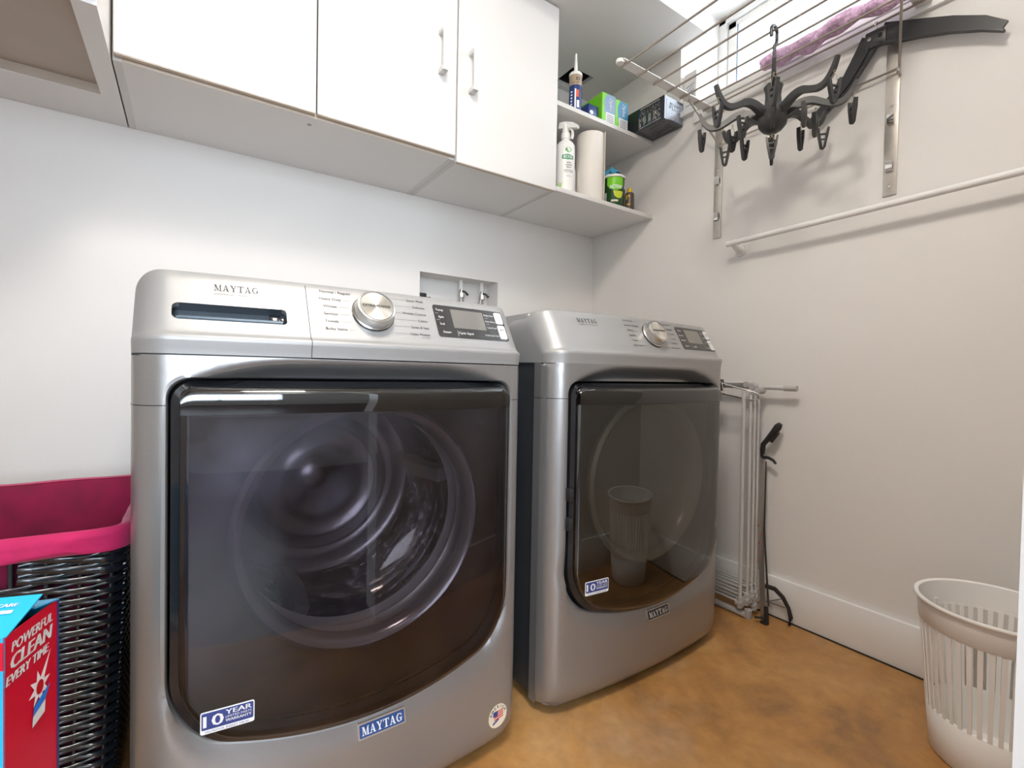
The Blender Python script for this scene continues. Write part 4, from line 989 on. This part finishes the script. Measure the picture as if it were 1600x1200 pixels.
# lavender knitted cloth laid over the rods nearest the wall
def lav(u, v):
    y = -.895-.42*u; a = v*2*PI; tw = 1+.16*sin(9*u*PI+a*2)+.08*sin(31*u+3*a)
    rx = .031*(.75+.35*sin(PI*min(1, u*1.2+.15)))*tw; rz = .019*tw
    return (-.080+rx*cos(a)+.006*sin(8*u), y+.004*sin(5*a), RZ+.022+rz*sin(a)+.004*sin(13*u))
lm = MB().grid(lav, lin(0, 1, 90), lin(0, 1, 26)); lm.poly([lav(0, v) for v in lin(0, 1, 26)[:-1]]).poly([lav(1, v) for v in lin(0, 1, 26)[:-1]])
tag(obj('knitted_cloth', lm, M['lav'], None, 80), 'lavender knitted cloth laid along the rack rods near the window', 'cloth')

# ================================================================== WHITE HANGING RAIL
t = thing('wall_rail', 'white hanging rail running along the right wall below the rack', 'rail', (0, -1.1, 1.31))
obj('rail', MB().tube([(-.062, -.772, 1.303), (-.062, -1.66, 1.316)], .0095, 20), M['trim'], t, world=True, smooth=60)
obj('rail_sleeve', MB().tube([(-.062, -.766, 1.303), (-.062, -.806, 1.3036)], .0108, 20), M['trim'], t, world=True, smooth=60)
for yy in (-.785, -1.64):
    obj('rail_bracket', MB().tube([(-.062, yy, 1.303), (-.040, yy, 1.293), (-.012, yy, 1.288), (0, yy, 1.288)], [.009, .010, .014, .020], 18), M['trim'], t, world=True, smooth=60)
    obj('rail_flange', MB().tube([(0, yy, 1.288), (-.006, yy, 1.288)], [.024, .021], 24), M['trim'], t, world=True, smooth=40)

# ================================================================== FOLDED CLOTHES AIRER BY THE DRYER
t = thing('clothes_airer', 'folded white clothes airer leaning in the gap beside the dryer', 'clothes airer', (-.07, -.6, 0))
for x, ya, yb, zt_, r in ((-.120, -.886, -.42, .772, .0062), (-.094, -.896, -.44, .760, .0050), (-.074, -.900, -.44, .757, .0045), (-.054, -.902, -.44, .752, .0045)):
    for yy in (ya, yb): obj('upright', MB().tube([(x, yy, .045), (x+.002, yy+.008, zt_)], r, 10), M['airer'], t, world=True)
    for i, zz in enumerate((.055, .080, .105)): obj('rod', MB().tube([(x-.004, ya-.002, zz), (x-.004, yb, zz)], .0035, 8), M['airer'], t, world=True)
for i, (x, y, z) in enumerate(((-.120, -.887, .050), (-.098, -.898, .058), (-.076, -.902, .066), (-.056, -.904, .060), (-.066, -.906, .036), (-.046, -.900, .082))):
    obj('joint', MB().tube([(x, y-.010, z), (x, y+.014, z)], .011, 10), M['greyp'], t, world=True)
    obj('joint_cap', MB().tube([(x, y+.001, z-.016), (x, y+.002, z+.020)], .0092, 10), M['greyp'], t, world=True)
obj('foot', MB().tube([(-.108, -.900, .012), (-.108, -.42, .012)], .010, 10), M['greyp'], t, world=True)
obj('foot_cap', MB().lathe([(0,0),(.010,0),(.012,.004),(.012,.030),(0,.032)], 14, (-.100, -.905, 0)), M['greyp'], t, world=True)
obj('top_tube', MB().tube([(-.044, -.44, .790), (-.044, -1.005, .786)], .0075, 14), M['airer'], t, world=True, smooth=60)
obj('end_cap', MB().tube([(-.044, -.975, .786), (-.044, -1.015, .786)], .0095, 14), M['greyp'], t, world=True)
for y, z in ((-.880, .788), (-.900, .776), (-.860, .795)): obj('top_joint', MB().tube([(-.075, y, z), (-.040, y, z)], [.011, .013], 10), M['greyp'], t, world=True)
obj('cross_tube', MB().tube([(-.058, -.44, .800), (-.058, -.872, .800)], .006, 10), M['airer'], t, world=True)
lpw = MB(); lpw.tube([(-.125, -.76, .806), (-.095, -.90, .770), (-.090, -.915, .762), (-.088, -.915, .748), (-.095, -.900, .742), (-.125, -.76, .768)], .0030, 8); obj('wire_handle', lpw, M['chrome'], t, world=True)
cw = MB(); cw.box(-.132, -.108, -.80, -.745, .770, .812, .004); obj('clamp', cw, M['blk'], t, world=True)
cw = MB(); cw.tube([(-.134, -.812, .772), (-.134, -.760, .782), (-.134, -.756, .806), (-.134, -.806, .800), (-.134, -.812, .772)], .0028, 6); obj('clamp_frame', cw, M['chrome'], t, world=True)

# ================================================================== REACHER GRABBER
t = thing('reacher_grabber', 'silver reacher grabber with black pistol grip leaning against the right wall', 'grabber', (-.09, -.95, 0))
obj('shaft', MB().bar([(-.085, -.950, .012), (-.055, -.915, .30), (-.030, -.905, .555)], [.018, .017, .013], [.007, .007, .007], (0,1,0)), M['steel'], t, world=True)
obj('inner_rod', MB().tube([(-.080, -.962, .06), (-.050, -.925, .30), (-.028, -.912, .53)], .0028, 8), M['blkm'], t, world=True)
obj('grip', MB().tube([(-.030, -.900, .545), (-.032, -.902, .570), (-.034, -.905, .590), (-.036, -.920, .608), (-.038, -.940, .632), (-.038, -.955, .655), (-.038, -.962, .666)], [.007, .010, .010, .011, .014, .015, .009], 14, flat=.8), M['blkm'], t, world=True, smooth=60)
obj('grip_ridge', MB().tube([(-.040, -.934, .602), (-.041, -.946, .620), (-.041, -.958, .637)], [.006, .007, .006], 8), M['blkplastic'], t, world=True)
obj('trigger', MB().tube([(-.034, -.905, .545), (-.036, -.925, .546), (-.038, -.942, .540), (-.039, -.952, .530)], [.006, .0055, .005, .004], 8), M['blkm'], t, world=True)
obj('jaw', MB().bar([(-.072, -.945, .120), (-.055, -.968, .114), (-.045, -.990, .092), (-.038, -1.006, .060), (-.034, -1.012, .030), (-.034, -1.008, .004)], [.012, .013, .012, .011, .010, .006], .010, (0,0,1)), M['blkm'], t, world=True)
obj('jaw_wire', MB().tube([(-.078, -.948, .068), (-.050, -.990, .088)], .0012, 6), M['blkm'], t, world=True)
obj('jaw_wire', MB().tube([(-.078, -.948, .072), (-.045, -.998, .060)], .0012, 6), M['blkm'], t, world=True)
obj('lower_jaw', MB().bar([(-.086, -.957, .058), (-.088, -.960, .030), (-.090, -.962, .001)], [.010, .011, .012], .010, (0,1,0)), M['blkm'], t, world=True)
obj('jaw_foot', MB().box(-.098, -.080, -.964, -.944, 0, .007, .001), M['blkm'], t, world=True)
obj('jaw_peg', MB().tube([(-.09, -.950, .018), (-.112, -.935, .020)], .004, 8), M['blkm'], t, world=True)
fl = MB()
for i in range(5):
    z = .20+i*.028; k = (z-.012)/.288; fl.poly([(-.0855+.030*k-.0042+.003*0, -.950+.035*k+.003*cos(a)+.004*(-1)**i, z+.006*sin(a)) for a in lin(0, 2*PI, 9)[:-1]])
obj('floral_print', fl, mat('print_rust', (.45,.16,.12), .5), t, world=True)

# ================================================================== WHITE SLATTED BIN
bx, by, BH, BR, BB = -.25, -1.532, .34, .138, .104
t = thing('slatted_bin', 'white plastic slatted waste bin on the floor at lower right', 'bin', (bx, by, 0))
Rz = lambda z: BB+(BR-.006-BB)*z/BH
obj('bin_base', MB().lathe([(0,0),(BB-.004,0),(BB,.004),(Rz(.100),.100),(Rz(.100)-.0025,.102),(BB-.003,.005),(0,.005)], 64), M['binp'], t, 60)
obj('bin_collar', MB().lathe([(Rz(.284),.284),(Rz(.284)+.002,.286),(Rz(.33)+.0015,.332),(BR,.334),(BR+.0015,.339),(BR-.001,.342),(BR-.008,.340),(Rz(.33)-.0015,.330),(Rz(.284)-.0015,.284),(Rz(.284),.284)], 64), M['binp'], t, 60)
NS = 46
sl = MB(); w = .0044
for z0, z1 in ((.098, .288),): 
    a, b = Rz(z0)-.0012, Rz(z1)-.0012
    sl.add([(a-.0015,-w*.85,z0),(a+.0012,-w*.85,z0),(a+.0012,w*.85,z0),(a-.0015,w*.85,z0),(b-.0015,-w,z1),(b+.0012,-w,z1),(b+.0012,w,z1),(b-.0015,w,z1)], [(0,3,2,1),(4,5,6,7),(0,1,5,4),(1,2,6,5),(2,3,7,6),(3,0,4,7)])
sme = mesh('slat', sl, M['binp'], 0)
for i in range(NS):
    o = bpy.data.objects.new('slat', sme); link(o, t); o.rotation_euler = (0, 0, 2*PI*i/NS)
for k in (0, 1): 
    rb = MB(); aa = 1.15+PI*k; r = Rz(.285); rb.bar([(r*cos(aa), r*sin(aa), .19), (Rz(.32)*cos(aa)-.003*cos(aa), Rz(.32)*sin(aa)-.003*sin(aa), .300)], .008, .008, (cos(aa), sin(aa), 0)); obj('handle_rib', rb, M['binp'], t)

# ================================================================== WICKER HAMPER
hx_, hy_, HH = -2.00, -.515, .592
t = thing('laundry_hamper', 'black wicker laundry hamper left of the washer', 'hamper', (hx_, hy_, 0))
hwx, hwy, hr = .226, .236, .024
def per(n, r_off=0, s=1.0):
    P = []
    W2, H2 = hwx*2*s, hwy*2*s; segs = []
    L = 2*(W2-2*hr)+2*(H2-2*hr)+2*PI*hr
    for i in range(n):
        d = L*i/n; a_, b_ = W2-2*hr, H2-2*hr; q = PI*hr/2
        # start at (+x side, bottom right corner end) going counter-clockwise
        seq = ((b_, 's', (W2/2, -b_/2), (0, 1)), (q, 'c', (W2/2-hr, H2/2-hr), 0), (a_, 's', (a_/2, H2/2), (-1, 0)), (q, 'c', (-W2/2+hr, H2/2-hr), 90), (b_, 's', (-W2/2, b_/2), (0, -1)), (q, 'c', (-W2/2+hr, -H2/2+hr), 180), (a_, 's', (-a_/2, -H2/2), (1, 0)), (q, 'c', (W2/2-hr, -H2/2+hr), 270))
        for ln, k, o_, dd in seq:
            if d <= ln:
                if k == 's':
                    x, y = o_[0]+dd[0]*d, o_[1]+dd[1]*d; nx, ny = dd[1], -dd[0]
                else:
                    an = math.radians(dd)+d/hr; nx, ny = cos(an), sin(an); x, y = o_[0]+hr*nx, o_[1]+hr*ny
                break
            d -= ln
        P.append((x, y, nx, ny))
    return P
HK = .915; NSK = 44; SUB = 5; PR = per(NSK*SUB)
def strand(phase, skip=None):
    mb = MB(); run = []
    for i in range(len(PR)+1):
        x, y, nx, ny = PR[i % len(PR)]; o = .0027*cos(PI*i/SUB+phase); p = (x+nx*o, y+ny*o, -.0020*sin(PI*i/SUB+phase))
        gap = skip and skip(x, y)
        if gap:
            if len(run) > 1: mb.tube(run, .0066, 8, flat=.66)
            run = []
        else: run.append(p)
    if len(run) > 1: mb.tube(run, .0066, 8, flat=.66)
    return mesh('wicker_strand', mb, M['wick'], 70)
hs_ = lambda x, y: y < -.2 and -.19 < x < .098
ms = [strand(0), strand(PI)]; mg = [strand(0, hs_), strand(PI, hs_)]
z = .012; i = 0
while z < .562:
    me = mg[i % 2] if z > .520 else ms[i % 2]
    o = bpy.data.objects.new('wicker_strand', me); link(o, t); o.location = (0, 0, z*HK); s_ = .90+.10*z/HH; o.scale = (s_, s_, 1)
    z += .0096; i += 1
sk = MB().tube([(0,0,0), (0,0,.525)], .0042, 6); skm = mesh('stake', sk, M['wick'], 70)
for i in range(NSK):
    x, y, nx, ny = PR[i*SUB+SUB//2]; o = bpy.data.objects.new('stake', skm); link(o, t)
    v = Vector((x*.1, y*.1, .57)); o.rotation_mode = 'QUATERNION'; o.rotation_quaternion = Vector((0,0,1)).rotation_difference(v.normalized()); o.location = (x*.9, y*.9, 0)
obj('hamper_bottom', MB().box(-hwx*.86, hwx*.86, -hwy*.86, hwy*.86, .004, .012), M['wick'], t)
# lining: inside wall and folded hem
PL = per(120)
def ring(off, z, wav=0, ph=0):
    z *= HK
    return [(x+nx*(off+wav*sin(i*.9+ph)*sin(i*.37)), y+ny*(off+wav*sin(i*.9+ph)*sin(i*.37)), z+wav*.8*sin(i*.53+ph)) for i, (x, y, nx, ny) in enumerate(PL)]
def loopmesh(rs):
    n = len(rs[0]); mb = MB(); mb.add([p for r in rs for p in r], [(k*n+i, k*n+(i+1)%n, (k+1)*n+(i+1)%n, (k+1)*n+i) for k in range(len(rs)-1) for i in range(n)]); return mb
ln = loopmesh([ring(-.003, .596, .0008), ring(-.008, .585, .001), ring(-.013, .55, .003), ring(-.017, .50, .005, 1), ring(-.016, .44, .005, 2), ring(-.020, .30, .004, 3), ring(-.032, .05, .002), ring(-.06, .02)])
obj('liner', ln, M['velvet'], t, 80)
hm = loopmesh([ring(-.003, .597, .0008), ring(.006, .600, .001), ring(.012, .595, .0015, 1), ring(.0145, .583, .002, 2), ring(.0125, .574, .0025, 3), ring(.0150, .566, .002, 4), ring(.0120, .558, .0015, 5), ring(.007, .560, .001)])
obj('liner_hem', hm, M['velvetp'], t, 80, label='bright pink-red folded velvet hem')

# ================================================================== DETERGENT CARTON (on a low stool)
SZT = .340
t = thing('step_stool', 'white step stool standing in front of the wicker hamper', 'stool', (-1.89, -1.155, 0))
obj('seat', MB().box(-.10, .095, -.085, .075, SZT-.022, SZT, .006), M['plastic'], t)
for a in (-1, 1):
    for b in (-1, 1): obj('leg', MB().bar([(a*.083, b*.072, 0), (a*.075, b*.060, SZT-.02)], .022, .022, (1,0,0)), M['plastic'], t)

c0 = Vector((-1.810, -1.215)); dr_ = Vector((.0215, .0710)).normalized(); dl = Vector((-dr_.y, dr_.x))
BW, BL, BZ = .074, .150, .184
t = thing('detergent_carton', 'open red and cyan dishwasher tablet carton in front of the hamper', 'box', (c0.x, c0.y, SZT-.014))
t.location.z = SZT
BZ = .583-SZT
def bxp(a, l, b): q = dr_*a+dl*l; return (q.x, q.y, b)     # a: along red side, l: away to the left, b: up
def quad(name, pts, m_, th=.0012, par=t, label=None):
    P = [Vector(p) for p in pts]; n_ = (P[1]-P[0]).cross(P[2]-P[0]).normalized()*th
    k = len(P); return obj(name, MB().add([p for p in P]+[p-n_ for p in P], [tuple(range(k)), tuple(reversed(range(k, 2*k)))]+[(i, i+k, (i+1)%k+k, (i+1)%k) for i in range(k)]), m_, par, 0, label=label)
quad('red_side', [bxp(0,0,0), bxp(BW,0,0), bxp(BW,0,BZ), bxp(0,0,BZ)], M['boxred'])
quad('cyan_front', [bxp(0,BL,0), bxp(0,0,0), bxp(0,0,BZ), bxp(0,BL,BZ)], M['boxcyan'])
quad('back_side', [bxp(BW,0,0), bxp(BW,BL,0), bxp(BW,BL,BZ), bxp(BW,0,BZ)], M['boxcyan'])
quad('far_side', [bxp(BW,BL,0), bxp(0,BL,0), bxp(0,BL,BZ), bxp(BW,BL,BZ)], M['boxred'])
quad('carton_bottom', [bxp(0,0,.001), bxp(BW,0,.001), bxp(BW,BL,.001), bxp(0,BL,.001)], M['boxcyan'])
quad('top_flap', [bxp(.001,BL,BZ), bxp(.001,.0,BZ), bxp(.046,-.002,BZ+.017), bxp(.046,BL,BZ+.017)], M['boxcyan'])
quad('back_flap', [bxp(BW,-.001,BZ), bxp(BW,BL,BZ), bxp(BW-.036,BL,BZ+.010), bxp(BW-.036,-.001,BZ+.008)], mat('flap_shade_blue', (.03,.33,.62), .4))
quad('corner_stripe', [bxp(BW-.0025,-.0006,0), bxp(BW+.0005,-.0006,0), bxp(BW+.0005,-.0006,BZ), bxp(BW-.0025,-.0006,BZ)], M['boxblue'], .0002)
RS = lambda a, b, d=.0008: bxp(a, -d, b)
f = MB(); text(f, 'POWERFUL', lambda a, b: RS(a+.18*(b-BZ), b), .010, BZ-.0165, .0085, .056, 'L', .0005); text(f, 'CLEAN', lambda a, b: RS(a+.18*(b-BZ), b), .011, BZ-.0315, .0122, .055, 'L', .0010)
text(f, 'EVERY TIME', lambda a, b: RS(a+.18*(b-BZ), b), .008, BZ-.0430, .0080, .056, 'L', .0006)
obj('carton_text', f, M['white'], t)
f = MB(); cxx, czz = .044, BZ-.070; star = []
for i in range(16):
    a = 2*PI*i/16+.2; r = (.0175, .0085)[i % 2]*(1.9 if i == 2 else 1); star.append((cxx+r*cos(a)*.9, czz+r*sin(a)))
for i in range(16): f.add([RS(cxx, czz), RS(*star[i]), RS(*star[(i+1) % 16])], [(0,1,2)])
obj('print_burst', f, M['glow'], t)
f = MB(); f.poly([RS(cxx+.0052*cos(a), czz+.0066*sin(a), .0012) for a in lin(0, 2*PI, 25)[:-1]]); obj('print_ball', f, M['ball'], t)
f = MB(); f.poly([RS(cxx-.010, czz-.022, .0011), RS(cxx+.008, czz-.016, .0011), RS(cxx+.015, czz-.005, .0011), RS(cxx+.004, czz-.009, .0011), RS(cxx-.008, czz-.014, .0011)]); obj('print_tablet', f, M['tab'], t)
f = MB(); f.poly([RS(cxx-.011, czz-.032, .0011), RS(cxx+.007, czz-.028, .0011), RS(cxx+.008, czz-.0165, .0011), RS(cxx-.010, czz-.0225, .0011)]); obj('print_tablet_base', f, M['btn'], t)
FL_ = lambda l, s, d=.0010: tuple(Vector(bxp(.001+.045*s, l, BZ+.017*s))+Vector((0,0,d)))
f = MB(); text(f, 'ANTICALCARE', lambda a, b: FL_(.056-a, b/.048), .004, .034, .0040, .042, 'L', .0003)
f.grid(lambda a, b: FL_(a, b), [.010, .06], [.54, .62]); obj('flap_text', f, M['white'], t)
quad('front_band', [bxp(-.0006,BL,BZ-.028), bxp(-.0006,.001,BZ-.028), bxp(-.0006,.001,BZ-.004), bxp(-.0006,BL,BZ-.004)], M['boxred'], .0003)

# ================================================================== CEILING LAMPS (out of frame above)
for nm, lx, ly, lab in (('a', -1.50, -1.52, 'round ceiling lamp of the laundry room above the camera'), ('b', -1.5, -2.7, 'round ceiling lamp of the hall behind the camera')):
    t = thing('ceiling_lamp', lab, 'lamp', (lx, ly, CZ))
    obj('lamp_base', MB().lathe([(0,0),(.19,0),(.19,-.02),(.17,-.03),(0,-.03)], 40), M['trim'], t)
    obj('lamp_diffuser', MB().lathe([(.165,-.03),(.15,-.045),(.10,-.054),(0,-.056)], 40), emis('lamp_glow_'+nm, (1, .9, .78), 2.0), t)
